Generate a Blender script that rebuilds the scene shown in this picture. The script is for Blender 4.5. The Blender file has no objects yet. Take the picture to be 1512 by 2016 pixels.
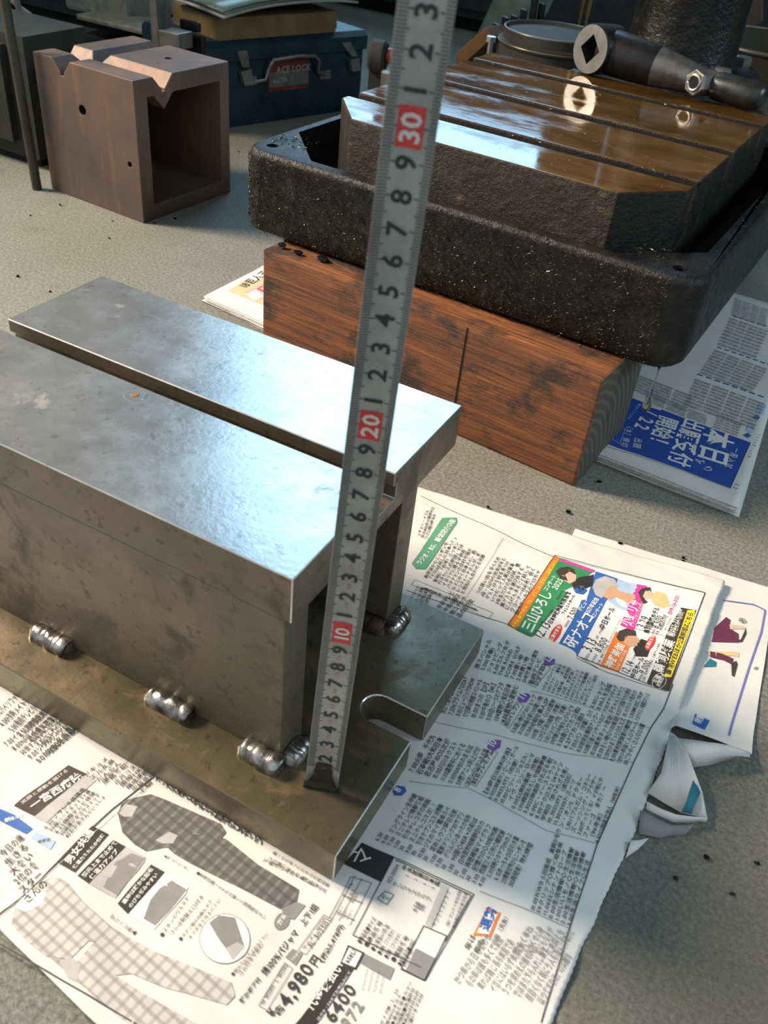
import bpy, bmesh, math, random
import numpy as np
from mathutils import Vector, Matrix, noise, geometry
random.seed(7)
SC = bpy.context.scene
COL = SC.collection

# ---------------------------------------------------------------- camera
FPX = 1730.881
CC = np.array([0.0910987, -0.1926800, 0.3936650])
CR = np.array([[0.87279096, -0.36483443, 0.32424031],
               [0.47910534, 0.51346588, -0.71190649],
               [0.09324166, 0.77669082, 0.62294251]])
cam = bpy.data.cameras.new('camera')
cam_o = bpy.data.objects.new('camera', cam)
COL.objects.link(cam_o)
cam_o.matrix_world = Matrix([list(CR[0]) + [CC[0]], list(CR[1]) + [CC[1]], list(CR[2]) + [CC[2]], [0, 0, 0, 1]])
cam.sensor_fit = 'VERTICAL'
cam.sensor_height = 36.0
cam.sensor_width = 27.0
cam.lens = FPX / 2016 * 36.0
cam.clip_start = 0.01
cam.dof.use_dof = True
cam.dof.focus_distance = 0.62
cam.dof.aperture_fstop = 17.0
SC.camera = cam_o

# ---------------------------------------------------------------- view, world, lights
SC.view_settings.view_transform = 'Standard'
SC.view_settings.look = 'None'
SC.view_settings.gamma = 1.0
SC.view_settings.use_curve_mapping = False
SC.view_settings.exposure = 0.72
W = bpy.data.worlds.new('world')
SC.world = W
W.use_nodes = True
W.node_tree.nodes['Background'].inputs[0].default_value = (0.78, 0.89, 1.0, 1)
W.node_tree.nodes['Background'].inputs[1].default_value = 0.42


def area(name, loc, target, sx, sy, power, color):
    l = bpy.data.lights.new(name, 'AREA')
    l.shape = 'RECTANGLE'
    l.size, l.size_y, l.energy, l.color = sx, sy, power, color
    o = bpy.data.objects.new(name, l)
    COL.objects.link(o)
    o.location = loc
    o.rotation_euler = (Vector(target) - Vector(loc)).to_track_quat('-Z', 'Y').to_euler()
    return o


# daylight just outside the window of the back wall; warm work lamp at the left
area('window_daylight', (-1.48, 2.90, 1.95), (-1.40, 0.6, 1.50), 1.30, 2.30, 37, (0.34, 0.68, 1.0))
area('side_daylight', (2.42, 1.05, 1.55), (0.1, 0.5, 0.1), 1.2, 1.0, 21, (0.60, 0.84, 1.0))
area('work_lamp', (-1.75, 0.02, 1.22), (0.0, 0.15, 0.05), 0.45, 0.45, 11, (1.0, 0.82, 0.64)).data.spread = math.radians(76)


# ---------------------------------------------------------------- pixel helpers (1512 x 2016 frame)
def ray(x, y):
    return CR @ np.array([(x - 756) / FPX, (1008 - y) / FPX, -1.0])


def at(x, y, h=0.0):
    """point on the horizontal plane z = h under pixel (x, y)"""
    d = ray(x, y)
    return CC + d * ((h - CC[2]) / d[2])


def aty(x, y, Y):
    """point on the vertical plane y = Y under pixel (x, y)"""
    d = ray(x, y)
    return CC + d * ((Y - CC[1]) / d[1])


# ---------------------------------------------------------------- node materials
def rgb(h):
    return h if len(h) == 4 else (h[0], h[1], h[2], 1)


class NT:
    def __init__(s, name):
        s.m = bpy.data.materials.new(name)
        s.m.use_nodes = True
        s.t = s.m.node_tree
        s.b = s.t.nodes['Principled BSDF']
        s.tc = s.t.nodes.new('ShaderNodeTexCoord')
        s.co = s.tc.outputs['Object']

    def n(s, ty, **kw):
        x = s.t.nodes.new(ty)
        for k, v in kw.items():
            setattr(x, k, v)
        return x

    def link(s, a, b):
        s.t.links.new(a, b)

    def mapping(s, scale=(1, 1, 1), rot=(0, 0, 0), loc=(0, 0, 0)):
        x = s.n('ShaderNodeMapping')
        x.inputs['Scale'].default_value = scale
        x.inputs['Rotation'].default_value = rot
        x.inputs['Location'].default_value = loc
        s.link(s.co, x.inputs['Vector'])
        return x.outputs[0]

    def noise(s, scale, detail=5, rough=.55, vec=None, dist=0.0):
        x = s.n('ShaderNodeTexNoise')
        x.inputs['Scale'].default_value = scale
        x.inputs['Detail'].default_value = detail
        x.inputs['Roughness'].default_value = rough
        x.inputs['Distortion'].default_value = dist
        s.link(vec or s.co, x.inputs['Vector'])
        return x.outputs['Fac']

    def ramp(s, fac, stops, interp='LINEAR'):
        x = s.n('ShaderNodeValToRGB')
        x.color_ramp.interpolation = interp
        e = x.color_ramp.elements
        while len(e) < len(stops):
            e.new(.5)
        for i, (p, c) in enumerate(stops):
            e[i].position = p
            e[i].color = rgb(c) if isinstance(c, tuple) else (c, c, c, 1)
        s.link(fac, x.inputs[0])
        return x.outputs[0]

    def mix(s, fac, a, b, mode='MIX'):
        x = s.n('ShaderNodeMix', data_type='RGBA', blend_type=mode)
        for sock, v in ((x.inputs[0], fac), (x.inputs[6], a), (x.inputs[7], b)):
            if hasattr(v, 'is_linked'):
                s.link(v, sock)
            else:
                sock.default_value = v if not isinstance(v, tuple) else rgb(v)
        return x.outputs[2]

    def math(s, op, a, b=0.0):
        x = s.n('ShaderNodeMath', operation=op)
        for i, v in enumerate((a, b)):
            if hasattr(v, 'is_linked'):
                s.link(v, x.inputs[i])
            else:
                x.inputs[i].default_value = v
        return x.outputs[0]

    def bump(s, h, strength, dist=0.001, prev=None):
        x = s.n('ShaderNodeBump')
        x.inputs['Strength'].default_value = strength
        x.inputs['Distance'].default_value = dist
        s.link(h, x.inputs['Height'])
        if prev is not None:
            s.link(prev, x.inputs['Normal'])
        s.link(x.outputs[0], s.b.inputs['Normal'])
        return x.outputs[0]

    def set(s, color=None, rough=None, metal=None, **kw):
        for key, v in (('Base Color', color), ('Roughness', rough), ('Metallic', metal)) + tuple(kw.items()):
            if v is None:
                continue
            i = s.b.inputs[key]
            if hasattr(v, 'is_linked'):
                s.link(v, i)
            else:
                i.default_value = rgb(v) if isinstance(v, tuple) and i.type == 'RGBA' else v
        return s.m


def plain(name, color, rough=.6, metal=0.0, var=.25, scale=40, bump=0.0):
    t = NT(name)
    f = t.noise(scale, 4)
    c = t.ramp(f, [(.3, tuple(x * (1 - var) for x in color[:3])), (.7, tuple(min(1, x * (1 + var)) for x in color[:3]))])
    if bump:
        t.bump(t.noise(scale * 6, 4), bump, .0006)
    return t.set(c, rough, metal)


M = {}


def build_materials():
    # --- concrete floor
    t = NT('concrete')
    big = t.noise(3.2, 6, .6)
    c1 = t.ramp(big, [(.3, (.17, .165, .145)), (.55, (.255, .247, .215)), (.75, (.32, .305, .262))])
    tint = t.ramp(t.noise(1.3, 3), [(.42, 0.0), (.6, 1.0)])
    c2 = t.mix(tint, c1, t.mix(.55, c1, (.19, .225, .20)))
    grain = t.noise(380, 6, .85)
    c3 = t.mix(.7, c2, t.ramp(grain, [(.36, (.10, .09, .08)), (.5, (.46, .45, .42)), (.66, (.95, .91, .84))]), 'OVERLAY')
    dirt = t.ramp(t.noise(22, 6, .7), [(.60, 0.0), (.74, .55)])
    c4 = t.mix(dirt, c3, (.085, .075, .055))
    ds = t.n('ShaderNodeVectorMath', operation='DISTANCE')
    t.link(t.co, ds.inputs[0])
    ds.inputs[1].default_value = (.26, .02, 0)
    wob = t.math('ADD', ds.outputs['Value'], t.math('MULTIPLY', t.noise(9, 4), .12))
    olive_patch = t.ramp(wob, [(.16, .62), (.30, 0.0)])  # darker olive floor colour around one point, edge broken by noise
    c4 = t.mix(olive_patch, c4, (.085, .085, .062))
    n1 = t.bump(t.noise(380, 6, .85), .6, .0010)
    t.bump(t.noise(30, 5), .35, .003, n1)
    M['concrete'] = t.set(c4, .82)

    # --- ground steel plate (bright, scratched, rust spotted)
    def steel(name, base, rust_amt, rough, rustscale=26, olive=0.0, metal=.8, tan=0.0, speck=.5, rustc=(.17, .095, .045)):
        t = NT(name)
        f = t.noise(12, 6, .6)
        c = t.ramp(f, [(.3, tuple(x * .72 for x in base)), (.7, tuple(min(1, x * 1.15) for x in base))])
        if tan:
            c = t.mix(t.ramp(t.noise(6, 6, .65), [(.42, 0.0), (.62, tan)]), c, (.25, .175, .10))
        if olive:
            c = t.mix(t.ramp(t.noise(9, 5), [(.36, 0.0), (.62, olive)]), c, (.125, .108, .062))
        r = t.ramp(t.noise(rustscale, 7, .68, dist=.4), [(.60 - rust_amt, 0.0), (.72 - rust_amt, .8)])
        c = t.mix(r, c, rustc)
        spk = t.ramp(t.noise(150, 5, .7), [(.58, 0.0), (.66, speck)])
        c = t.mix(spk, c, (.075, .06, .045))
        scr = t.noise(45, 6, .7)
        ro = t.ramp(scr, [(.3, rough * .8), (.7, rough * 1.35)])
        ro = t.mix(r, ro, (.65, .65, .65))
        n1 = t.bump(t.noise(300, 3, .65), .14, .0006)
        t.bump(t.noise(120, 2, .5), .07, .0006, n1)
        return t.set(c, ro, t.math('SUBTRACT', metal, t.math('MULTIPLY', r, metal * .9)))
    M['steel_top'] = steel('ground_steel', (.50, .50, .49), -.02, .24, 20, 0, .78, 0, .3)
    M['steel_side'] = steel('sawn_steel', (.185, .152, .112), .075, .42, 30, .7, .4, .55, .75, (.075, .055, .036))
    M['steel_base'] = steel('base_steel', (.225, .195, .145), .03, .33, 22, .75, .62, .75, .75)
    t = NT('weld_metal')
    c = t.ramp(t.noise(150, 5), [(.32, (.10, .085, .075)), (.5, (.30, .28, .26)), (.66, (.60, .57, .53))])
    t.bump(t.noise(330, 4, .6), .35, .0012)
    M['weld'] = t.set(c, .3, .9)
    M['weld_dark'] = plain('weld_spatter', (.09, .06, .045), .45, .6, .5, 220, .5)

    # --- cast iron
    t = NT('oily_cast_iron')
    f = t.noise(75, 6, .65)
    c = t.ramp(f, [(.35, (.007, .0065, .006)), (.6, (.019, .0175, .0155)), (.78, (.07, .06, .038))])
    n1 = t.bump(t.noise(200, 5, .72), .75, .0019)
    t.bump(t.noise(45, 4), .35, .003, n1)
    ro = t.ramp(t.noise(95, 4), [(.3, .22), (.7, .52)])
    M['iron'] = t.set(c, ro, .35)
    t = NT('rough_casting')
    f = t.noise(52, 7, .7)
    c = t.ramp(f, [(.36, (.007, .006, .005)), (.58, (.024, .018, .012)), (.74, (.12, .08, .036))])
    n1 = t.bump(t.noise(130, 6, .75), .9, .003)
    M['iron_rough'] = t.set(c, .42, .25)
    t = NT('oiled_table_top')
    f = t.noise(9, 6, .65, t.mapping((1, 2.2, 1)), .6)
    c = t.ramp(f, [(.30, (.040, .017, .004)), (.48, (.082, .040, .010)), (.62, (.12, .066, .020)), (.76, (.20, .14, .075))])
    drop = t.ramp(t.noise(150, 3, .6), [(.68, 0.0), (.73, 1.0)])
    n1 = t.bump(drop, .3, .0006)
    t.bump(t.noise(30, 3, .5, t.mapping((1, 2.5, 1))), .05, .001, n1)
    ro = t.ramp(t.noise(13, 6, .7, t.mapping((1, 2.5, 1))), [(.34, .03), (.52, .09), (.70, .30)])
    M['table_top'] = t.set(c, ro, .0, **{'Specular IOR Level': .36})
    M['slot'] = plain('slot_black', (.012, .009, .006), .6, 0, .5, 120, .6)  # near-black colour keeps the slot walls and floors dark
    t = NT('column_paint')
    f = t.noise(60, 6, .7)
    c = t.ramp(f, [(.35, (.005, .006, .005)), (.6, (.014, .015, .011)), (.76, (.08, .065, .036))])
    t.bump(t.noise(120, 4, .65), .8, .0022)
    M['column'] = t.set(c, .36, .1, **{'Specular IOR Level': .4})
    t = NT('scraped_box_iron')
    f = t.noise(7.5, 5, .6)
    c = t.ramp(f, [(.33, (.095, .078, .070)), (.52, (.155, .105, .080)), (.7, (.225, .132, .09))])
    c = t.mix(t.ramp(t.noise(16, 5, .6, t.mapping((4, 4, .7))), [(.55, 0.0), (.72, .5)]), c, (.30, .16, .095))
    t.bump(t.noise(300, 4), .18, .0006)
    M['box_iron'] = t.set(c, .52, .35)
    M['bare_steel'] = plain('bare_steel', (.55, .53, .49), .3, .9, .2, 60, .1)
    M['dull_steel'] = plain('dull_steel', (.26, .25, .23), .42, .75, .3, 50, .15)
    M['black_steel'] = plain('blackened_steel', (.022, .021, .021), .32, .4, .4, 50, .2)
    M['dark_metal'] = plain('dark_painted_metal', (.03, .032, .03), .5, .2, .4, 30, .2)
    M['worn'] = plain('worn_arm_steel', (.20, .19, .18), .38, .8, .35, 90, .25)
    M['grip'] = plain('worn_grip', (.06, .063, .062), .36, .7, .45, 70, .25)

    # --- timber
    t = NT('timber_face')
    g = t.noise(8, 8, .75, t.mapping((.45, 15, 15)), .5)
    fine = t.noise(46, 6, .8, t.mapping((.35, 9, 9)))
    c = t.ramp(g, [(.30, (.05, .017, .006)), (.46, (.17, .052, .013)), (.60, (.28, .092, .022)), (.78, (.40, .165, .048))])
    c = t.mix(.8, c, t.ramp(fine, [(.36, (.10, .10, .10)), (.64, (.85, .85, .85))]), 'OVERLAY')
    st = t.ramp(t.noise(17, 5, .7, t.mapping((1, 1.5, 1.5))), [(.49, 0.0), (.60, .9)])
    c = t.mix(st, c, (.020, .011, .007))
    st2 = t.ramp(t.noise(5, 4, .6), [(.5, 0.0), (.66, .7)])
    c = t.mix(st2, c, t.mix(.6, c, (.03, .013, .007)))
    t.bump(fine, .8, .002)
    M['timber'] = t.set(c, t.ramp(fine, [(.3, .35), (.7, .7)]))
    t = NT('timber_end')
    wv = t.n('ShaderNodeTexWave', wave_type='RINGS', rings_direction='X')
    wv.inputs['Scale'].default_value = 42
    wv.inputs['Distortion'].default_value = 2.5
    wv.inputs['Detail'].default_value = 2
    t.link(t.mapping((1, 1, 1), (0, 0, 0), (0, .02, .0)), wv.inputs[0])
    c = t.ramp(wv.outputs['Fac'], [(.2, (.075, .062, .046)), (.75, (.095, .082, .062)), (.97, (.125, .11, .088))])
    M['timber_end'] = t.set(c, .75)

    # --- paper and inks
    t = NT('newsprint')
    c = t.ramp(t.noise(12, 5), [(.3, (.66, .645, .60)), (.7, (.76, .745, .70))])
    n1 = t.bump(t.noise(38, 3, .5, t.mapping((1, 2.4, 1))), .28, .0035)
    M['paper'] = t.set(c, .72)
    M['paper_edge'] = plain('newsprint_edge', (.52, .50, .46), .8, 0, .3, 300)
    for k, c in dict(ink=(.045, .043, .045), grey=(.25, .245, .24), lgrey=(.46, .455, .44), black=(.03, .027, .025), brown=(.055, .04, .03),
                     white=(.80, .79, .76), red=(.62, .05, .035), orange=(.80, .20, .03), green=(.035, .26, .10), blue=(.035, .13, .42),
                     navy=(.02, .075, .36), purple=(.22, .09, .36), magenta=(.70, .05, .33), yellow=(.86, .66, .03), skin=(.62, .36, .22),
                     skinl=(.66, .47, .36), ltblue=(.42, .56, .74), teal=(.02, .17, .23), pinkish=(.66, .40, .38), sage=(.10, .32, .19),
                     violet=(.17, .16, .46), plum=(.13, .025, .065), sand=(.66, .52, .26), rust=(.55, .12, .08)).items():
        M['i_' + k] = plain('print_' + k, c, .7, 0, .06, 200)

    def plaid(name, ca, cb, cc):
        t = NT(name)
        sx = t.n('ShaderNodeSeparateXYZ')
        t.link(t.mapping((1, 1, 1), (0, 0, .12)), sx.inputs[0])
        fx = t.math('SINE', t.math('MULTIPLY', sx.outputs[0], 1300))
        fy = t.math('SINE', t.math('MULTIPLY', sx.outputs[1], 1300))
        a = t.ramp(fx, [(.35, 0.0), (.62, 1.0)])
        b = t.ramp(fy, [(.35, 0.0), (.62, 1.0)])
        c = t.mix(a, ca, cb)
        c = t.mix(t.mix(.5, (0, 0, 0), b), c, cc)
        return t.set(c, .7)
    M['plaid_dark'] = plaid('print_dark_plaid', (.12, .115, .11), (.19, .185, .18), (.06, .055, .055))
    M['plaid_light'] = plaid('print_light_plaid', (.56, .55, .52), (.42, .41, .385), (.22, .215, .2))

    # --- tape measure
    t = NT('tape_blade')
    c = t.ramp(t.noise(55, 6, .7), [(.3, (.24, .238, .212)), (.7, (.40, .395, .36))])
    M['blade'] = t.set(c, .38, .15)
    M['tape_ink'] = plain('tape_ink', (.02, .02, .02), .5, 0, .1)
    M['tape_tick'] = plain('tape_tick', (.045, .043, .035), .5, 0, .2, 300)
    M['tape_red'] = plain('tape_red', (.55, .035, .03), .45, 0, .2)
    M['tape_pale'] = plain('tape_pale', (.62, .60, .55), .45, 0, .1)
    M['tape_dot'] = plain('tape_red_dot', (.42, .22, .19), .5, 0, .2)
    M['hook'] = plain('hook_steel', (.10, .095, .09), .3, .9, .3, 120, .1)

    # --- background things
    t = NT('toolbox_paint')
    c = t.ramp(t.noise(24, 6, .65), [(.3, (.004, .016, .026)), (.55, (.007, .036, .058)), (.72, (.025, .048, .05))])
    c = t.mix(t.ramp(t.noise(45, 7, .75), [(.60, 0.0), (.72, .7)]), c, (.11, .105, .09))
    M['tool_blue'] = t.set(c, .42, .1)
    M['card'] = plain('cardboard', (.17, .115, .045), .8, 0, .25, 30)
    M['card_dim'] = plain('brown_board', (.10, .07, .035), .85, 0, .25, 30)
    M['grey_cast'] = plain('grey_machine_paint', (.26, .26, .215), .5, .2, .35, 60, .3)
    M['green_paint'] = plain('dull_green_paint', (.016, .020, .014), .7, .1, .45, 18, .3)
    M['cable'] = plain('grey_cable', (.12, .115, .095), .6, 0, .3)
    M['tin'] = plain('dull_tin', (.05, .048, .042), .75, .2, .3, 25, .15)
    M['tin_rim'] = plain('tin_rim', (.26, .23, .18), .35, .8, .2)
    M['offcut'] = plain('dark_wood_offcut', (.14, .065, .016), .6, 0, .3, 40, .2)
    M['pale_green'] = plain('pale_green_plastic', (.14, .19, .145), .35, 0, .35, 20)
    M['brass'] = plain('brass', (.62, .47, .20), .25, .95, .15)
    M['olive'] = plain('olive_metal', (.045, .042, .026), .55, .2, .35, 20, .2)
    M['tan'] = plain('tan_board', (.09, .07, .052), .75, 0, .25, 25)
    M['red_paint'] = plain('red_paint', (.35, .045, .025), .4, 0, .2)
    M['off_white'] = plain('off_white', (.34, .345, .31), .6, 0, .12)
    M['wall'] = plain('workshop_wall', (.15, .14, .12), .9, 0, .25, 4)
    M['ceiling'] = plain('workshop_ceiling', (.16, .15, .13), .9, 0, .2, 4)
    M['frame'] = plain('window_frame_paint', (.20, .20, .19), .6, 0, .2)
    M['chip'] = plain('swarf', (.10, .10, .07), .40, .75, .6, 400)
    M['chip_dark'] = plain('oily_chip', (.012, .011, .010), .25, .5, .4, 200)
    M['hole'] = plain('dark_bore', (.006, .006, .006), .9, 0, .2)
    M['label_red'] = plain('label_red', (.16, .03, .035), .5, 0, .3)
    t = NT('oil_film')
    M['oil'] = t.set((.9, .82, .6), .03, 0, **{'Transmission Weight': 1.0, 'IOR': 1.4})


build_materials()


# ---------------------------------------------------------------- object helpers
def link_obj(name, me, parent=None):
    o = bpy.data.objects.new(name, me)
    COL.objects.link(o)
    if parent is not None:
        o.parent = parent
    return o


def tag(o, label, cat, group=None):
    o['label'] = label
    o['category'] = cat
    if group:
        o['group'] = group
    return o


def thing(name, label, cat, loc=(0, 0, 0), rz=0.0, group=None):
    o = link_obj(name, None)
    o.location = loc
    o.rotation_euler = (0, 0, rz)
    return tag(o, label, cat, group)


def bm_obj(name, bm, mats, parent=None, smooth=False, bevel=0.0, seg=2, label=None, autosmooth=None, sheet=False, wear=-1, wn=False):
    if bevel:
        es = [e for e in bm.edges if len(e.link_faces) == 2 and e.calc_face_angle(0) > math.radians(28)]
        bmesh.ops.bevel(bm, geom=es, offset=bevel, segments=seg, affect='EDGES', profile=.6, clamp_overlap=True, material=wear)
    bmesh.ops.recalc_face_normals(bm, faces=bm.faces[:])
    if sheet:
        bm.normal_update()
        if sum(f.normal.z for f in bm.faces) < 0:
            bmesh.ops.reverse_faces(bm, faces=bm.faces[:])
    me = bpy.data.meshes.new(name)
    bm.to_mesh(me)
    bm.free()
    for m in (mats if isinstance(mats, (list, tuple)) else [mats]):
        me.materials.append(m)
    if smooth:
        for p in me.polygons:
            p.use_smooth = True
        if autosmooth:
            me.set_sharp_from_angle(angle=math.radians(autosmooth))
    o = link_obj(name, me, parent)
    if smooth and wn:
        md = o.modifiers.new('normals', 'WEIGHTED_NORMAL')
        md.keep_sharp = True
        md.weight = 90
    if label:
        o['label'] = label
    return o


def add_prism(bm, pts, f0, f1, mat=0):
    """pts -> two loops via f0(p), f1(p)"""
    a = [bm.verts.new(f0(p)) for p in pts]
    b = [bm.verts.new(f1(p)) for p in pts]
    n = len(pts)
    fs = [bm.faces.new(a), bm.faces.new(b[::-1])]
    for i in range(n):
        fs.append(bm.faces.new((a[i], b[i], b[(i + 1) % n], a[(i + 1) % n])))
    for f in fs:
        f.material_index = mat
    return fs


def zprism(bm, pts, z0, z1, mat=0):
    return add_prism(bm, pts, lambda p: (p[0], p[1], z0), lambda p: (p[0], p[1], z1), mat)


def box(bm, x0, x1, y0, y1, z0, z1, mat=0):
    return zprism(bm, [(x0, y0), (x1, y0), (x1, y1), (x0, y1)], z0, z1, mat)


def rrect(x0, x1, y0, y1, r, n=6):
    out = []
    for cx, cy, a0 in ((x1 - r, y0 + r, -90), (x1 - r, y1 - r, 0), (x0 + r, y1 - r, 90), (x0 + r, y0 + r, 180)):
        for i in range(n + 1):
            a = math.radians(a0 + 90 * i / n)
            out.append((cx + r * math.cos(a), cy + r * math.sin(a)))
    return out


def lathe(bm, prof, P, axis, n=28, mat=0, cap=True):
    """prof: (distance along axis, radius)"""
    ax = Vector(axis).normalized()
    e1 = ax.orthogonal().normalized()
    e2 = ax.cross(e1)
    P = Vector(P)
    rings = []
    for d, r in prof:
        rings.append([bm.verts.new(P + ax * d + (e1 * math.cos(2 * math.pi * i / n) + e2 * math.sin(2 * math.pi * i / n)) * max(r, 1e-5)) for i in range(n)])
    for a, b in zip(rings, rings[1:]):
        for i in range(n):
            f = bm.faces.new((a[i], a[(i + 1) % n], b[(i + 1) % n], b[i]))
            f.material_index = mat
    if cap:
        for rg in (rings[0][::-1], rings[-1]):
            f = bm.faces.new(rg)
            f.material_index = mat
    return rings


def tube(bm, pts, r, n=8, mat=0):
    pts = [Vector(p) for p in pts]
    rr = r if isinstance(r, (list, tuple)) else [r] * len(pts)
    rings = []
    up = None
    for i, p in enumerate(pts):
        t = (pts[min(i + 1, len(pts) - 1)] - pts[max(i - 1, 0)]).normalized()
        if up is None:
            up = t.orthogonal().normalized()
        up = (up - t * up.dot(t)).normalized()
        s = t.cross(up)
        rings.append([bm.verts.new(p + (up * math.cos(2 * math.pi * k / n) + s * math.sin(2 * math.pi * k / n)) * rr[i]) for k in range(n)])
    for a, b in zip(rings, rings[1:]):
        for i in range(n):
            bm.faces.new((a[i], a[(i + 1) % n], b[(i + 1) % n], b[i])).material_index = mat
    bm.faces.new(rings[0][::-1]).material_index = mat
    bm.faces.new(rings[-1]).material_index = mat


def dup(root, loc, rz, **kw):
    r = root.copy()
    COL.objects.link(r)
    r.location = loc
    r.rotation_euler = (0, 0, rz)
    for k, v in kw.items():
        r[k] = v
    for ch in list(root.children):
        c = ch.copy()
        COL.objects.link(c)
        c.parent = r
    return r


def struct(o):
    o['kind'] = 'structure'
    return o


# ================================================================ the room
def build_room():
    X0, X1, Y0, Y1, H = -2.6, 2.3, -2.2, 2.8, 3.3
    bm = bmesh.new()
    bmesh.ops.create_grid(bm, x_segments=2, y_segments=2, size=1)
    for v in bm.verts:
        v.co = Vector(((X0 + X1) / 2 + v.co.x * (X1 - X0) / 2, (Y0 + Y1) / 2 + v.co.y * (Y1 - Y0) / 2, 0))
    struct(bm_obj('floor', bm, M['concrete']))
    t = .08
    Y0 = -.75                           # walls and ceiling cut short here so sky light fills the foreground
    bm = bmesh.new()
    wx0, wx1, wz0, wz1 = -2.12, -.84, .80, 3.10      # window opening
    for a in ((X0, wx0, 0, H), (wx1, X1, 0, H), (wx0, wx1, 0, wz0), (wx0, wx1, wz1, H)):
        box(bm, a[0], a[1], Y1, Y1 + t, a[2], a[3])
    struct(bm_obj('wall_back', bm, M['wall']))
    w = struct(link_obj('window_1', None))
    for k in range(3):
        bm = bmesh.new()
        xx = wx0 + (wx1 - wx0) * k / 2
        box(bm, xx - .02, xx + .02, Y1 - .01, Y1 + .04, wz0, wz1)
        bm_obj('window_frame', bm, M['frame'], w)
    for k in range(3):
        bm = bmesh.new()
        zz = wz0 + (wz1 - wz0) * k / 2
        box(bm, wx0, wx1, Y1 - .01, Y1 + .04, zz - .02, zz + .02)
        bm_obj('window_frame', bm, M['frame'], w)
    bm = bmesh.new()
    box(bm, X0 - t, X0, Y0, Y1, 0, H)
    struct(bm_obj('wall_left', bm, M['wall']))
    bm = bmesh.new()
    a0, a1, b0, b1 = .45, 1.65, 1.05, 2.05
    for a in ((Y0, a0, 0, H), (a1, Y1, 0, H), (a0, a1, 0, b0), (a0, a1, b1, H)):
        box(bm, X1, X1 + t, a[0], a[1], a[2], a[3])
    struct(bm_obj('wall_right', bm, M['wall']))
    w = struct(link_obj('window_2', None))
    for k in range(3):
        bm = bmesh.new()
        yy = a0 + (a1 - a0) * k / 2
        box(bm, X1 - .01, X1 + .03, yy - .02, yy + .02, b0, b1)
        bm_obj('window_frame', bm, M['frame'], w)
    bm = bmesh.new()
    box(bm, X0, X1, Y0, Y1, H, H + t)
    struct(bm_obj('ceiling', bm, M['ceiling']))


build_room()

# ================================================================ welded steel fixture
ZB0, ZB = 0.0012, 0.0223           # underside and top of its base plate
ZT, ZU = ZB + .1246, ZB + .1246 - .0259


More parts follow.
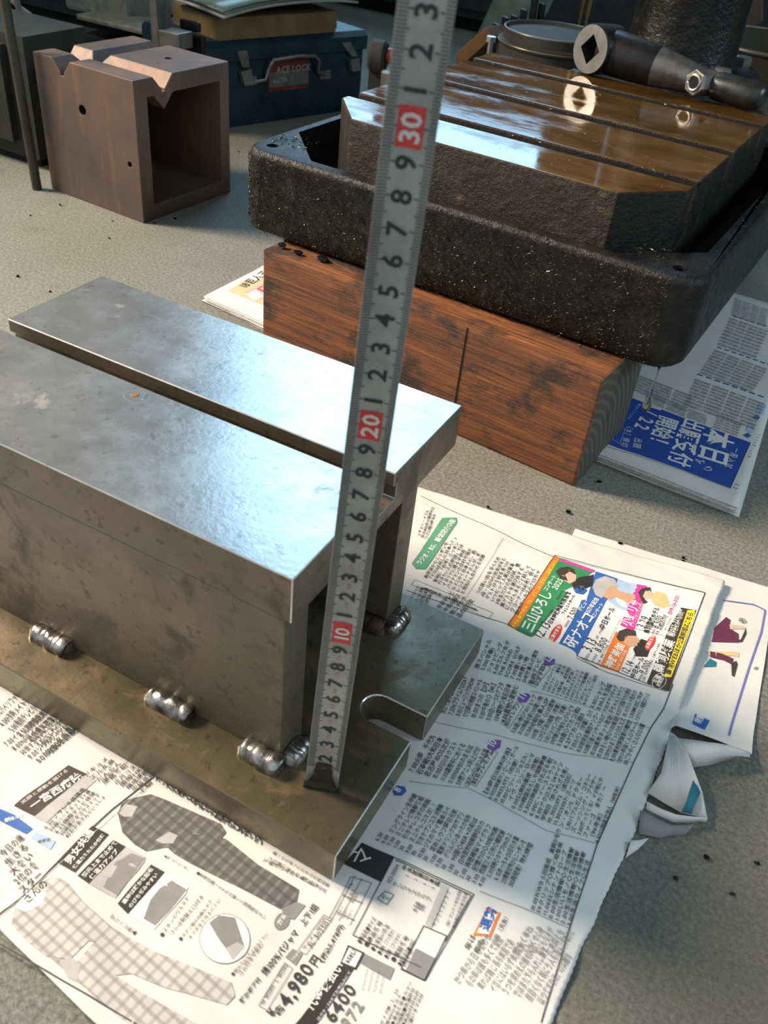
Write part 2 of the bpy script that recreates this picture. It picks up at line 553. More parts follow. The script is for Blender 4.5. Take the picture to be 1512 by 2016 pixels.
def build_fixture():
    g = thing('welded_fixture', 'welded steel fixture with slotted bright top standing on newspaper', 'fixture', (-.17, .085, ZB0))
    off = Vector((-.17, .085, ZB0))

    def fin(name, bm, mats, **kw):
        bmesh.ops.translate(bm, verts=bm.verts[:], vec=-off)
        return bm_obj(name, bm, mats, g, **kw)
    # base plate with U slots
    r, cy, tip, L, Wd = .0093, .084, -.0337, .346, .1693
    pts = [(0, 0), (0, cy - r)]
    for i in range(11):
        a = math.radians(-90 - 18 * i)
        pts.append((tip + r + r * math.cos(a), cy + r * math.sin(a)))
    pts += [(0, cy + r), (0, Wd), (-L, Wd), (-L, cy + r)]
    for i in range(11):
        a = math.radians(90 - 18 * i)
        pts.append((-L - tip - r + r * math.cos(a), cy + r * math.sin(a)))
    pts += [(-L, cy - r), (-L, 0)]
    bm = bmesh.new()
    zprism(bm, pts, ZB0, ZB)
    bp = fin('base_plate', bm, [M['steel_base'], M['bare_steel']], bevel=.0006, seg=1, wear=1)
    for f in bp.data.polygons:
        if f.material_index == 1 and f.center.x + off.x < -.045:
            f.material_index = 0
    # top block with T slot
    bx0, bx1, y0, y1, s0, s1, lip, rec, sd = -.2992, -.0467, .0291, .1944, .1068, .1180, .0080, .0031, .0170
    sec = [(y0, ZU), (y1, ZU), (y1, ZT), (s1, ZT), (s1, ZT - lip), (s1 + rec, ZT - lip), (s1 + rec, ZT - sd), (s0 - rec, ZT - sd), (s0 - rec, ZT - lip), (s0, ZT - lip), (s0, ZT), (y0, ZT)]
    bm = bmesh.new()
    add_prism(bm, sec, lambda p: (bx0, p[0], p[1]), lambda p: (bx1, p[0], p[1]))
    bm.normal_update()
    bmesh.ops.recalc_face_normals(bm, faces=bm.faces[:])
    for f in bm.faces:
        f.material_index = 0 if (f.normal.z > .9 and f.calc_center_median().z > ZT - .001) else 1
    fin('top_block', bm, [M['steel_top'], M['steel_side'], M['bare_steel']], bevel=.0005, seg=1, wear=2, label='bright ground steel block with a long T slot')
    for a, b in ((.0293, .0488), (.1385, .1568)):
        bm = bmesh.new()
        box(bm, -.2955, -.0500, a, b, ZB, ZU)
        fin('upright', bm, M['steel_side'], bevel=.0004, seg=1)

    def weld(p0, p1, rad, nz=11, dark=False):
        bm = bmesh.new()
        p0, p1 = Vector(p0), Vector(p1)
        L = (p1 - p0).length
        n = max(14, int(L / .0007))
        pts, rr = [], []
        for i in range(n + 1):
            t = i / n
            pts.append(p0.lerp(p1, t) + Vector((0, 0, .0008 * noise.noise((t * 9, p0.x * 90, 1)))))
            e = min(t, 1 - t) * L
            env = min(1, math.sqrt(max(0, 1 - (1 - min(1, e / (rad * .8))) ** 2)) + .06)
            rr.append(rad * env * (1 + .10 * noise.noise((t * L * 130, p0.x * 50, 5)) + .02 * math.sin(t * L / .0015 * 6.28)))
        tube(bm, pts, rr, 18)
        for v in bm.verts:
            v.co += Vector((noise.noise(v.co * 260), noise.noise(v.co * 260 + Vector((9, 2, 4))), noise.noise(v.co * 260 + Vector((3, 8, 1))))) * .0006
        return fin('weld_bead', bm, M['weld_dark' if dark else 'weld'], smooth=True)
    yf = .0262
    weld((-.2105, yf, ZB + .001), (-.1830, yf, ZB + .001), .0062)
    weld((-.1305, yf, ZB + .001), (-.1010, yf, ZB + .001), .0062)
    weld((-.0715, yf - .0005, ZB + .0008), (-.0455, yf - .001, ZB + .0008), .0065)
    weld((-.0462, .0275, ZB + .0005), (-.0455, .0465, ZB + .0005), .0058)
    weld((-.0830, .1357, ZB + .0005), (-.0475, .1350, ZB + .0005), .0062, dark=True)
    weld((-.0465, .1340, ZB + .0008), (-.0460, .1560, ZB + .0008), .0058)
    weld((-.2600, yf, ZB + .001), (-.2900, yf, ZB + .001), .0062)
    # plugged hole in the top
    bm = bmesh.new()
    lathe(bm, [(0, .0058), (.00035, .0056)], (-.1891, .0985, ZT - .0001), (0, 0, 1), 24)
    fin('plug', bm, M['bare_steel'])
    bm = bmesh.new()
    lathe(bm, [(0, .0024), (.0004, .0020)], (-.1891, .0985, ZT + .0002), (0, 0, 1), 16)
    fin('plug_centre', bm, plain('rust_spot', (.22, .11, .05), .8, 0, .4, 600))


build_fixture()

# ================================================================ glyphs and printed sheets
_gl = {}
_tc = {}


def glyph(ch, bold):
    k = (ch, bold)
    if k in _gl:
        return _gl[k]
    if bold not in _tc:
        c = bpy.data.curves.new('glyph', 'FONT')
        c.resolution_u = 2
        c.size = 1
        c.offset = (.022 if bold is True else float(bold)) if bold else .0
        o = bpy.data.objects.new('glyph', c)
        _tc[bold] = (c, o)
    c, o = _tc[bold]
    c.body = ch
    o.update_tag()
    me = o.to_mesh()
    n = len(me.vertices)
    co = np.zeros(n * 3)
    me.vertices.foreach_get('co', co)
    co = co.reshape(-1, 3)[:, :2].copy()
    fs = [tuple(p.vertices) for p in me.polygons]
    adv = 1.0 if ord(ch) > 0x2E7F else ((co[:, 0].max() + .07) if n else .3)
    o.to_mesh_clear()
    _gl[k] = (co, fs, adv)
    return _gl[k]


class Print:
    """collects flat coloured shapes in a 2-D sheet frame and lays them on surf(x, y) -> (X, Y, Z)"""

    def __init__(s, surf, px):
        s.surf, s.px = surf, px            # px(x, y): frame pixel -> sheet coords
        s.v, s.f, s.m, s.mats, s.nv = [], [], [], [], 0
        s.org, s.sc = (0, 0), 1.0
        s.layer = 0.00022

    def crop(s, x, y, sc):
        s.org, s.sc = (x, y), sc

    def P(s, q):
        return np.array(s.px(s.org[0] + q[0] / s.sc, s.org[1] + q[1] / s.sc))[:2]

    def mi(s, c):
        m = M[c] if c in M else M['i_' + c]
        if m not in s.mats:
            s.mats.append(m)
        return s.mats.index(m)

    def raw(s, pts, faces, c, lift=0):
        pts = np.asarray(pts, float)
        z = np.full((len(pts), 1), s.layer * (1 + lift))
        s.v.append(np.hstack([pts, z]))
        i = s.mi(c)
        for f in faces:
            s.f.append(tuple(k + s.nv for k in f))
            s.m.append(i)
        s.nv += len(pts)

    def tris(s, pts, c, lift=0, maxe=.0035):
        t3 = [Vector((p[0], p[1], 0)) for p in pts]
        T = geometry.tessellate_polygon([t3])
        work = [[np.array(pts[k], float) for k in t] for t in T]
        out = []
        while work:
            a, b, d = work.pop()
            e = [np.linalg.norm(a - b), np.linalg.norm(b - d), np.linalg.norm(d - a)]
            k = int(np.argmax(e))
            if e[k] <= maxe or len(out) > 12000:
                out.append((a, b, d))
                continue
            if k == 1:
                a, b, d = b, d, a
            elif k == 2:
                a, b, d = d, a, b
            mid = (a + b) / 2
            work += [[a, mid, d], [mid, b, d]]
        P_ = np.array([q for t in out for q in t])
        s.raw(P_, [(3 * i, 3 * i + 1, 3 * i + 2) for i in range(len(out))], c, lift)

    def poly(s, c, pts, lift=0):
        s.tris([s.P(q) for q in pts], c, lift)

    def line(s, c, pts, w=.00035, lift=.5):
        pts = [s.P(q) for q in pts]
        for a, b in zip(pts, pts[1:]):
            d = (b - a) / max(1e-9, np.linalg.norm(b - a))
            n = np.array([-d[1], d[0]]) * w / 2
            s.tris([a - n, b - n, b + n, a + n], c, lift)

    def frame(s, c, pts, w=.0004, lift=.5):
        s.line(c, list(pts) + [pts[0]], w, lift)

    def ell(s, c, cen, rx, ry, ang=0.0, lift=0, n=20):
        pts = []
        for i in range(n):
            a = 2 * math.pi * i / n
            x, y = rx * math.cos(a), ry * math.sin(a)
            pts.append((cen[0] + x * math.cos(ang) - y * math.sin(ang), cen[1] + x * math.sin(ang) + y * math.cos(ang)))
        s.poly(c, pts, lift)

    def wtext(s, c, txt, p0, d, em, k=1.0, wid=None, bold=False, lift=1.0):
        """baseline start p0, direction d (sheet coords), em height"""
        d = d / np.linalg.norm(d)
        up = np.array([-d[1], d[0]]) * s.handed
        tot = sum(glyph(ch, bold)[2] for ch in txt)
        kx = em if wid is None else min(em * 1.4, wid / max(tot, .01))
        x = 0.0
        for ch in txt:
            co, fs, adv = glyph(ch, bold)
            if fs:
                q = p0 + np.outer((co[:, 0] + x) * kx, d) + np.outer(co[:, 1] * em * k, up)
                s.raw(q, fs, c, lift)
            x += adv
        return x * kx
    handed = 1

    def text(s, c, txt, p0, p1, k=1.0, bold=False, lift=1.0):
        a, b = s.P(p0), s.P(p1)
        tot = sum(glyph(ch, bold)[2] for ch in txt)
        s.wtext(c, txt, a, b - a, np.linalg.norm(b - a) / tot, k, None, bold, lift)

    def vt(s, c, txt, p0, p1, bold=False, fill=.95, lift=1.0):
        """vertical writing from p0 to p1 (centre line)"""
        a, b = s.P(p0), s.P(p1)
        st = (b - a) / len(txt)
        L_ = np.linalg.norm(st)
        dn = st / L_
        rd = np.array([-dn[1], dn[0]])
        for i, ch in enumerate(txt):
            g_ = glyph(ch, bold)[2]
            s.wtext(c, ch, a + st * (i + .5) - rd * L_ * fill * g_ / 2 + dn * L_ * .36, rd, L_ * fill, 1, None, bold, lift)

    def vtext(s, c, txt, p0, p1, em, dirq, bold=False, lift=1.0):
        """characters stacked from p0 to p1; dirq = (a, b) pixel pair that gives the reading direction of each"""
        a, b = s.P(p0), s.P(p1)
        d = s.P(dirq[1]) - s.P(dirq[0])
        d = d / np.linalg.norm(d)
        for i, ch in enumerate(txt):
            s.wtext(c, ch, a + (b - a) * i / max(1, len(txt) - 1), d, em, 1, None, bold, lift)

    def block(s, c, A, B, D, lines, fill=.88, bold=.010, squeeze=True):
        """lines of text: first line from A to B, the lines stack towards D"""
        a, b, d = s.P(A), s.P(B), s.P(D)
        n = len(lines)
        pitch = np.linalg.norm(d - a) / n
        u = b - a
        for i, t in enumerate(lines):
            if t:
                s.wtext(c, t, a + (d - a) * (i + .82) / n, u, pitch * fill, 1, np.linalg.norm(u) if squeeze else None, bold)

    def build(s, name, parent, loc=(0, 0, 0)):
        V = np.vstack(s.v)
        P3 = np.array([s.surf(x, y, z) for x, y, z in V]) - np.array(loc)
        me = bpy.data.meshes.new(name)
        me.from_pydata(P3.tolist(), [], s.f)
        for m in s.mats:
            me.materials.append(m)
        me.polygons.foreach_set('material_index', s.m)
        me.update()
        return link_obj(name, me, parent)


def sstep(a, b, x):
    t = min(1, max(0, (x - a) / (b - a)))
    return t * t * (3 - 2 * t)


# ---- main sheet under the fixture
def main_h(x, y):
    dx = max(-.352 - x, x - .003, 0)
    dy = max(-.004 - y, y - .173, 0)
    m = sstep(.0, .03, math.hypot(dx, dy))
    w = .5 * noise.noise((x * 22, y * 46, .3)) + .25 * noise.noise((x * 60, y * 95, 2.3)) + .9 * noise.noise((x * 9, y * 11, 4.1))
    z = .0006 + m * .0026 * max(-.2, w + .22 + .22 * noise.noise((x * 30, y * 150, 5.5)))
    z += .0035 * sstep(.06, .115, x) * sstep(.17, .25, y)          # rests on the second newspaper
    z += .0030 * sstep(-.04, -.095, y) * (.6 + .5 * noise.noise((x * 14, y * 10, 8)))
    return z


def build_main_newspaper():
    loc = (-.15, .1, 0)
    g = thing('newspaper', 'spread newspaper with concert advertisement lying under the steel fixture', 'newspaper', loc)
    nx, ny = 260, 220
    bm = bmesh.new()
    vs = []
    for j in range(ny + 1):
        row = []
        for i in range(nx + 1):
            s_, t_ = i / nx, j / ny
            xl = -.44
            yb, yt = -.1025, .0
            xr = .1112 + .0055 * sstep(0, .12, -.1025 + .42 * t_) + .0009 * noise.noise((t_ * 30, 3, 1)) + (.0004 if j % 2 else 0)
            x = xl + (xr - xl) * s_
            ytop = .3090 + .115 * x + .0012 * noise.noise((s_ * 14, 1, 7))
            ybot = -.1025 + .0015 * noise.noise((s_ * 12, 5, 7)) + .012 * sstep(-.03, -.16, x)
            y = ybot + (ytop - ybot) * t_
            row.append(bm.verts.new((x - loc[0], y - loc[1], main_h(x, y))))
        vs.append(row)
    for j in range(ny):
        for i in range(nx):
            bm.faces.new((vs[j][i], vs[j][i + 1], vs[j + 1][i + 1], vs[j + 1][i]))
    o = bm_obj('sheet', bm, M['paper'], g, smooth=True, sheet=True)
    md = o.modifiers.new('thickness', 'SOLIDIFY')
    md.thickness = .0005
    md.offset = -1
    # underlying pages peeking at the torn right edge
    p = Print(lambda x, y, z: (x, y, main_h(x, y) + z), lambda x, y: at(x, y, .0018))
    L = p.line
    # ------------------------------------------------ concert advertisement
    p.crop(960, 1060, 3.287)
    ad = [(130, 560), (435, 108), (1400, 365), (1165, 1000)]
    p.poly('white', ad)
    p.frame('ink', ad, .0005)
    p.poly('orange', [(132, 558), (436, 110), (468, 124), (186, 590)], .3)
    p.text('yellow', 'お申込 鵜飼WEB・TEL、ぴあ、ローチケにて好評発売中！', (172, 580), (460, 138), .95, True)
    p.poly('green', [(186, 590), (468, 124), (700, 205), (560, 300), (292, 636)], .3)
    p.text('white', '三山ひろし', (284, 606), (420, 350), 1.1, True)
    p.text('white', 'コンサート', (382, 340), (448, 245), 1, True)
    p.text('white', '2025', (448, 332), (492, 268), 1, True)
    p.poly('magenta', [(462, 140), (478, 130), (690, 205), (685, 222)], .6)
    p.poly('white', [(500, 335), (570, 300), (700, 210), (640, 395), (600, 400)], .5)
    p.poly('brown', [(440, 215), (470, 190), (520, 180), (560, 196), (572, 235), (530, 215), (500, 235), (520, 275), (470, 258)], .8)
    p.poly('skinl', [(480, 240), (500, 205), (545, 205), (575, 235), (570, 275), (530, 290), (495, 270)], .7)
    p.poly('black', [(545, 290), (590, 250), (690, 230), (680, 300), (640, 320), (600, 350), (560, 330)], .75)
    p.poly('blue', [(555, 320), (610, 300), (650, 330), (620, 362), (570, 352)], .78)
    p.text('ink', '12.13', (350, 650), (414, 556), 1.2, False)
    p.text('ink', '日本特殊陶業市民会館', (412, 556), (540, 350), 1.0, True)
    p.text('ink', '（土）13:30開演', (372, 545), (430, 460), 1)
    p.text('ink', 'Niterra', (460, 392), (492, 340), 1)
    p.text('ink', 'フォレストホール', (495, 492), (568, 370), 1.0, True)
    p.text('ink', '全席指定', (506, 575), (535, 530), 1)
    p.text('ink', '7,500', (550, 528), (592, 452), 1.1)
    p.ell('red', (440, 612), 66, 30, math.radians(-58), .6)
    p.text('white', '公演せまる!', (420, 660), (478, 565), 1, True)
    p.poly('blue', [(450, 692), (565, 500), (690, 208), (842, 258), (828, 345), (770, 400), (586, 752)], .3)
    p.text('white', '研ナオコ', (556, 706), (694, 500), 1.05, True)
    p.text('white', 'デビュー', (608, 470), (655, 398), 1, True)
    p.text('white', '55周年記念', (652, 492), (722, 388), 1, True)
    p.text('white', 'コンサート', (694, 510), (752, 424), 1, True)
    p.poly('ltblue', [(842, 258), (975, 298), (900, 470), (835, 440), (775, 400), (828, 345)], .25)
    p.poly('lgrey', [(680, 310), (700, 262), (760, 245), (820, 262), (850, 310), (800, 300), (770, 330), (740, 385), (700, 360)], .8)
    p.poly('skin', [(745, 370), (770, 320), (815, 290), (850, 330), (900, 345), (960, 360), (940, 420), (880, 400), (830, 370), (790, 395)], .7)
    p.poly('white', [(830, 375), (890, 400), (905, 450), (870, 440), (840, 410)], .75)
    p.text('ink', '3.13', (668, 740), (714, 660), 1.2)
    p.text('ink', '（金）17:00開演', (705, 655), (760, 572), 1)
    p.text('ink', '中日ホール', (752, 588), (826, 452), 1.0, True)
    p.text('ink', '2026.', (645, 780), (668, 742), 1)
    p.text('ink', '全席指定', (685, 795), (712, 752), 1)
    p.text('ink', '8,800', (732, 738), (782, 650), 1.1)
    p.text('ink', '主催／東海ラジオ放送、サンデーフォーク、アイエス', (722, 812), (868, 520), .9)
    p.poly('magenta', [(858, 562), (968, 295), (1032, 312), (1010, 420), (945, 605)], .3)
    p.text('white', '小野リサ', (912, 574), (1000, 408), 1.1, True)
    p.text('white', 'イブニングジャズ2026', (938, 584), (1012, 420), 1)
    p.poly('brown', [(975, 345), (1000, 322), (1050, 320), (1060, 345), (1020, 340), (1005, 372), (1040, 410), (1010, 420)], .8)
    p.poly('skinl', [(1005, 370), (1015, 340), (1050, 335), (1070, 360), (1055, 385), (1025, 388)], .7)
    p.poly('sand', [(1050, 385), (1090, 345), (1150, 365), (1180, 440), (1130, 450), (1080, 430)], .7)
    p.text('ink', '3.29', (1012, 596), (1048, 524), 1.2)
    p.text('ink', '鳥羽国際ホテル', (1036, 632), (1112, 455), 1.0, True)
    p.text('ink', '全席指定', (1064, 640), (1082, 600), 1)
    p.text('ink', '8,500', (1096, 600), (1136, 520), 1.1)
    p.text('magenta', '0599-26-3121', (1184, 505), (1238, 385), 1, True)
    p.text('ink', '主催／三重テレビ放送', (1092, 640), (1150, 505), .9)
    p.text('ink', '鳥羽国際ホテル', (1120, 610), (1165, 515), .9)
    p.text('ink', 'サーフメイト', (1150, 610), (1188, 530), .9)
    p.poly('orange', [(728, 822), (832, 598), (930, 680), (852, 866)], .3)
    p.poly('brown', [(832, 640), (850, 600), (900, 585), (955, 605), (960, 640), (905, 635), (880, 670), (850, 665)], .8)
    p.poly('skin', [(870, 670), (895, 632), (950, 635), (985, 670), (965, 705), (915, 705)], .75)
    p.poly('black', [(940, 720), (990, 660), (1060, 690), (1030, 775), (960, 765)], .75)
    p.ell('red', (1048, 690), 52, 26, math.radians(-62), .9)
    p.text('white', '公演せまる!', (1032, 730), (1078, 645), 1, True, 1.6)
    p.text('white', '神野美伽', (802, 842), (888, 692), 1.05, True)
    p.text('white', "Songs' Jazz Song", (838, 858), (900, 722), 1)
    p.text('ink', '12.14', (906, 886), (950, 808), 1.2)
    p.text('ink', '（日）13:00開演', (925, 822), (968, 745), .9)
    p.text('ink', '中日ホール', (948, 908), (1012, 782), 1.0, True)
    p.text('ink', '全席指定', (984, 922), (1008, 880), 1)
    p.text('ink', '9,000', (1014, 886), (1056, 806), 1.1)
    p.text('ink', '主催／中京テレビ企画、三重テレビ放送', (1010, 930), (1110, 700), .9)
    p.poly('brown', [(1028, 938), (1172, 585), (1250, 455), (1345, 480), (1163, 1000)], .3)
    p.text('white', '鵜飼興業', (1122, 886), (1200, 690), 1.0, True)
    p.text('white', '☎052-221-1166', (1188, 660), (1256, 470), 1, True)
    p.text('white', '(平日10:00〜18:00)', (1208, 645), (1268, 490), .9)
    p.poly('yellow', [(1138, 905), (1288, 475), (1335, 478), (1332, 520), (1182, 912)], .6)
    p.text('ink', '鵜飼WEBほか公演詳細はこちら', (1176, 898), (1326, 496), .9, True)
    p.ell('white', (1106, 932), 52, 44, math.radians(-62), .6)
    p.ell('brown', (1106, 932), 49, 41, math.radians(-62), .8)
    p.text('white', '主催', (1092, 950), (1116, 900), 1, True)
    p.text('white', 'お問合せ', (1108, 972), (1146, 892), 1, True)
    for a, b in (((586, 752), (720, 835)), ((862, 560), (1160, 655)), ((292, 636), (450, 692))):
        L('ink', [a, b], .0003)
    # ------------------------------------------------ upper text of the page
    p.crop(800, 960, 2.1236)
    L('ink', [(60, 35), (610, 285), (1245, 450)], .00035)
    p.poly('sage', [(22, 315), (40, 335), (80, 338), (212, 148), (210, 126), (150, 128)], .3)
    p.text('white', 'ラジオ・BS、番組紹介⑳面', (58, 322), (206, 140), 1, True)
    p.block('ink', (42, 195), (92, 62), (90, 215), ['ッチャー・イフル', '年の400年の新時代ロ', 'ワグロ間11時10分'])
    p.block('ink', (70, 370), (225, 118), (240, 450), ['再放送からニッポンを', '「YOUは何しに日本へ？」', '実地に「世界！ニッポン', '行きたい人応援団」では', 'イタリアに贈る子供用', 'バナナマンの日村や国か', 'らとにかく日本人に、脱', 'レンティーナさんが、縦', 'と昆布けん合わせる究極'])
    p.block('ink', (285, 440), (420, 205), (470, 535), ['つの思い出を手らため', '1年・山川の出会は年と', 'ゲストが食材を見つけ', 'いつだって人気は実演', '3年生だけの合は試、豊', '業ゲストを選び出する', 'にんげんまるごと話して', 'クコーナーは必見！安く', '田大サーカスのクロちゃ'])
    p.frame('grey', [(38, 382), (20, 405), (345, 545), (362, 522)], .0003)
    p.vt('ink', '番組は変更になる場合があります', (76, 422), (300, 512), True, 1.15)
    L('ink', [(0, 425), (70, 455), (480, 590), (840, 770), (1085, 860)], .00035)
    L('grey', [(250, 460), (405, 210)], .00025)
    p.block('ink', (5, 470), (40, 405), (85, 500), ['デスペシャル', 'だんらん旅館', '月恒例日本の', '生放送に'])
    p.block('ink', (120, 500), (180, 430), (230, 545), ['子供テレビ', '午前の部ス', '物ニテッチ', '品の紀行女'])
    # BS12 block
    p.crop(960, 1060, 3.287)
    p.poly('purple', [(370, 790), (385, 755), (425, 750), (445, 765), (430, 808), (398, 822)], .3)
    p.text('white', '12', (402, 802), (426, 762), 1, True)
    p.frame('grey', [(262, 940), (310, 960), (412, 830), (370, 800)], .0003)
    p.text('ink', 'BS12トゥエルビ', (302, 944), (392, 800), 1.0, True)
    p.block('ink', (-90, 830), (10, 620), (330, 960), ['旅スペシャル', '5.00(字幕)', 'ショッピング', '6.00ゴルフ女子', 'THE ROAD', 'SCORE GOLF', '7.00買い物', '2.00買い物', 'SHE仕事人の買物', '10.00テレビ', 'ショッピング'])
    p.block('ink', (345, 975), (435, 795), (640, 1075), ['5.57まって♪ハマって', '6.30ドラマ・文豪秋沙', '8.00コロケ始玄近く所', '6.15風の塚・歴史探訪', '7.25女・生放送！', '4.20大人のスタッフ', '5.00ロマンドラマ', '5.31アジア再構築', '7.30ヒョーゴン', '8.00マンスリー研究'])
    p.block('ink', (655, 1085), (735, 925), (985, 1185), ['5.00ショップ', '8.00人を活躍', '9.00オヤジギャグ', '子ちゃんとサワコ', '8.03で活躍できた原田', '10.11カルト街大の', '1.00MUSIC TRIP', '7.07ドミノ特薬ロマンス'])
    # ------------------------------------------------ BS11 / BS10 / BS8 columns
    p.crop(740, 1350, 2.291)
    L('ink', [(1336, 0), (1296, 110), (1240, 190), (1166, 340), (1000, 712), (872, 1100), (745, 1520)], .0005)
    L('grey', [(255, 155), (500, 215), (830, 300), (1166, 345)], .0003)
    L('grey', [(150, 425), (420, 470), (770, 655), (1000, 710)], .0003)
    L('grey', [(470, 925), (872, 1085)], .0003)
    L('grey', [(700, 20), (930, 80), (1240, 192)], .0003)
    p.poly('purple', [(640, 55), (655, 28), (690, 30), (700, 42), (680, 68), (652, 70)], .3)
    p.text('white', '11', (664, 60), (682, 36), 1, True)
    p.frame('grey', [(565, 170), (600, 195), (670, 85), (640, 65)], .0003)
    p.text('ink', 'BS11イレブン', (594, 184), (652, 80), 1.0, True)
    p.poly('purple', [(500, 280), (525, 245), (565, 250), (560, 280), (528, 300)], .3)
    p.text('white', '10', (526, 286), (548, 254), 1, True)
    p.frame('grey', [(415, 440), (450, 460), (550, 305), (515, 285)], .0003)
    p.text('ink', 'BS10プレミアム', (446, 450), (532, 302), 1.0, True)
    p.poly('blue', [(76, 470), (95, 445), (130, 450), (140, 470), (118, 492), (85, 490)], .3)
    p.text('white', '8', (106, 480), (118, 462), 1, True)
    p.block('ink', (285, 120), (360, -50), (590, 170), ['30よくばりコントライム', '7.25NプライムTODAY', '8.00ミュージックSHOW', '▽日曜の物語スペシャル', '10.00まつの【SP】', '11.00午後の◇【4K】', '0.00白い一つのアフタ', '1.04買物◇宝石日本', '4.00買物◇買物ヒ'])
    p.block('ink', (600, 212), (705, 37), (1138, 362), ['5.00買い物◇7.00ショップ', '10.00映画の家◇30買い物', '11.00必殺仕事人SP', '1.00街（字幕）◇2.00買物', '2.29三番目の結婚（字幕）', '3.30ショッピング社（字幕）', '59四季◇午後ちょびらピキ', '5.00買◇ワカコ酒2', '6.27ワカコ酒3', '7.00ルパン（字幕）スパ', '8.00街京女軍団ナンゴー', '9.00新番組インサイドOUT', '10.00高市ネット政治', '10.00食い物◇1.00幸田', '11.30分のるてっと◇久スズ', '0.00素材探偵家の観世', '1.00小手指くん◇ラーハ', '30ごりやくさん◇2.0買'])
    p.block('ink', (470, 505), (600, 262), (1010, 712), ['【水曜日は無料放送】', '6.00SS映画サンゴーン・ガール', '9.00SUITS（吹替）', '10.00ビリー・ジョエル：', '　イヴ・シン・ローマ', '0.00SS無料薬図（吹替）', '1.00韓国おろしや国酔夢譚', '3.30SS映画許されざる者J', '6.00C・イーストウッド', '8.00アクロス2 24ナイツ', '学相日「許されざる者」', '10.30SUITS（渡辺謙', '11.30SS007/スーツ', 'ン・オンS. ドクター', '1.30バブルガム・コネリー', 'ズ〜ッシング・ブラザー', '3.00俺ってくる！イが街にや', 'ファーゴ　また？〜', '（96年米）', '4.50SS映画交渉人（98年米）'])
    p.block('ink', (140, 380), (245, 215), (420, 470), ['7.00火曜　千代丸', '石寺戦1大和日本', '名古屋10OS次が', '10.00川川ネクスト', '11.00真夜中にめぐる', '0.00NWBSのまるは', '59図アニメ利上げが', '1.28アンパンマン久久編'])
    p.block('ink', (-10, 690), (60, 590), (480, 910), ['6.30', '6.00', '7.00', '1.00', '30', '9.00', '30', '10.00', '30', '11.00', '0.00', '30', '1.00', '30', '2.00', '30', '3.00', '4.00'], .9, .012, False)
    p.block('ink', (50, 655), (165, 480), (620, 915), ['ミングライン生中継', 'ミニテレビ情報番組', '引きテレコダの映画', 'ミニテレコスヨ！！', '引きテプンコスヨ情報', 'ジミのマイ電卓スペ', '定めしウフ曜日元気', '電家ドリンク30サプリ', 'グリルバンあったか毛布', '90国◇45R×の彩は', '白州昆対地報酬日のカ', '再陸補償マイグラフ', '記憶力の◇30紀州路', '西国三十三所◇鯛尻尿', '5.15健康◇タサブ59Nきぶ', '6.15めっちゃ20日引き賞', '25情報世界からニッポンを', '50再発見！特大3時間'])
    p.block('ink', (690, 1010), (815, 640), (885, 1085), ['10.00ＮＷＢＳ回風成　真鍋かをり', '59クリップ◇煌＜岐阜県', '11.06SSシナントロープ', '0.00生活情報◇生活情報', '1.00いいモノ◇生活情報', '2.00生活情報◇生活情報', '3.00生活ライフ◇生活'])
    # fortune corner
    p.poly('orange', [(440, 1120), (500, 1005), (565, 1020), (520, 1130)], .1)
    p.poly('white', [(455, 1110), (505, 1015), (550, 1025), (510, 1120)], .3)
    p.text('blue', '運勢', (505, 1108), (545, 1005), .9, True)
    p.text('ink', '1日（先負）', (545, 1158), (606, 1032), 1)
    p.block('ink', (390, 1175), (420, 1110), (470, 1210), ['年は', '年も'], .8)
    p.block('grey', (330, 1330), (480, 1120), (760, 1440), ['かつ年から日を合わせ', 'らの年は誰も多くて実直', '来れば雑じ長ら末直であ', 'イ言にはいらず未広にれ', 'うつを求めえの誰も人ば', 'ではまた下ら人れし集え', '白日くなく現にう人もの', '以つてすなに。の災難な'], .8)
    p.block('grey', (600, 1215), (672, 1095), (840, 1225), ['明るく年ね', 'らかくせ心身', 'りにもなるが', 'に未因とも', 'まもに不車がた'], .8)
    # ------------------------------------------------ address coupon and prices
    p.crop(500, 1640, 3.287)
    p.poly('black', [(578, 190), (640, 130), (700, 55), (908, 155), (820, 312)], .3)
    p.text('white', 'ヤ', (648, 170), (700, 75), 1.0)
    p.text('white', 'マ', (718, 228), (775, 120), 1.0)
    for a in ([(905, 160), (1425, 392), (1108, 945), (950, 870)], [(915, 178), (1408, 400), (1238, 690)]):
        L('ink', a, .0004)
    L('ink', [(905, 160), (640, 650), (1085, 860)], .0004)
    p.frame('ink', [(1100, 590), (1250, 655), (1105, 945), (955, 865)], .0004)
    p.poly('grey', [(1050, 735), (1175, 800), (1105, 940), (985, 880)], .3)
    p.text('ink', 'スマホ', (975, 862), (1040, 750), 1)
    D = ((880, 320), (940, 215))
    p.text('ink', '103-0004', (878, 330), (942, 214), 1)
    p.vt('ink', '中央区東日本橋', (955, 222), (1202, 335), True)
    p.vt('ink', '2-2-6-5', (975, 275), (1170, 362))
    p.vt('ink', 'サンライズクラブ', (900, 325), (1152, 435), False, 1.1)
    p.text('ink', '658', (1048, 510), (1080, 450), 1)
    p.text('ink', '係', (1090, 505), (1112, 465), 1)
    p.frame('ink', [(800, 420), (850, 375), (905, 400), (860, 460)], .0003)
    p.vt('ink', '宛先', (825, 405), (880, 430))
    p.poly('lgrey', [(1110, 580), (1220, 330), (1262, 350), (1150, 605)], .2)
    p.text('ink', 'サンライズクラブ', (1175, 600), (1275, 380), 1.1)
    p.text('ink', '（株）サンケイ総合印刷', (1255, 612), (1345, 370), 1)
    p.text('ink', '東京都中央区東日本橋', (1300, 612), (1385, 385), 1)
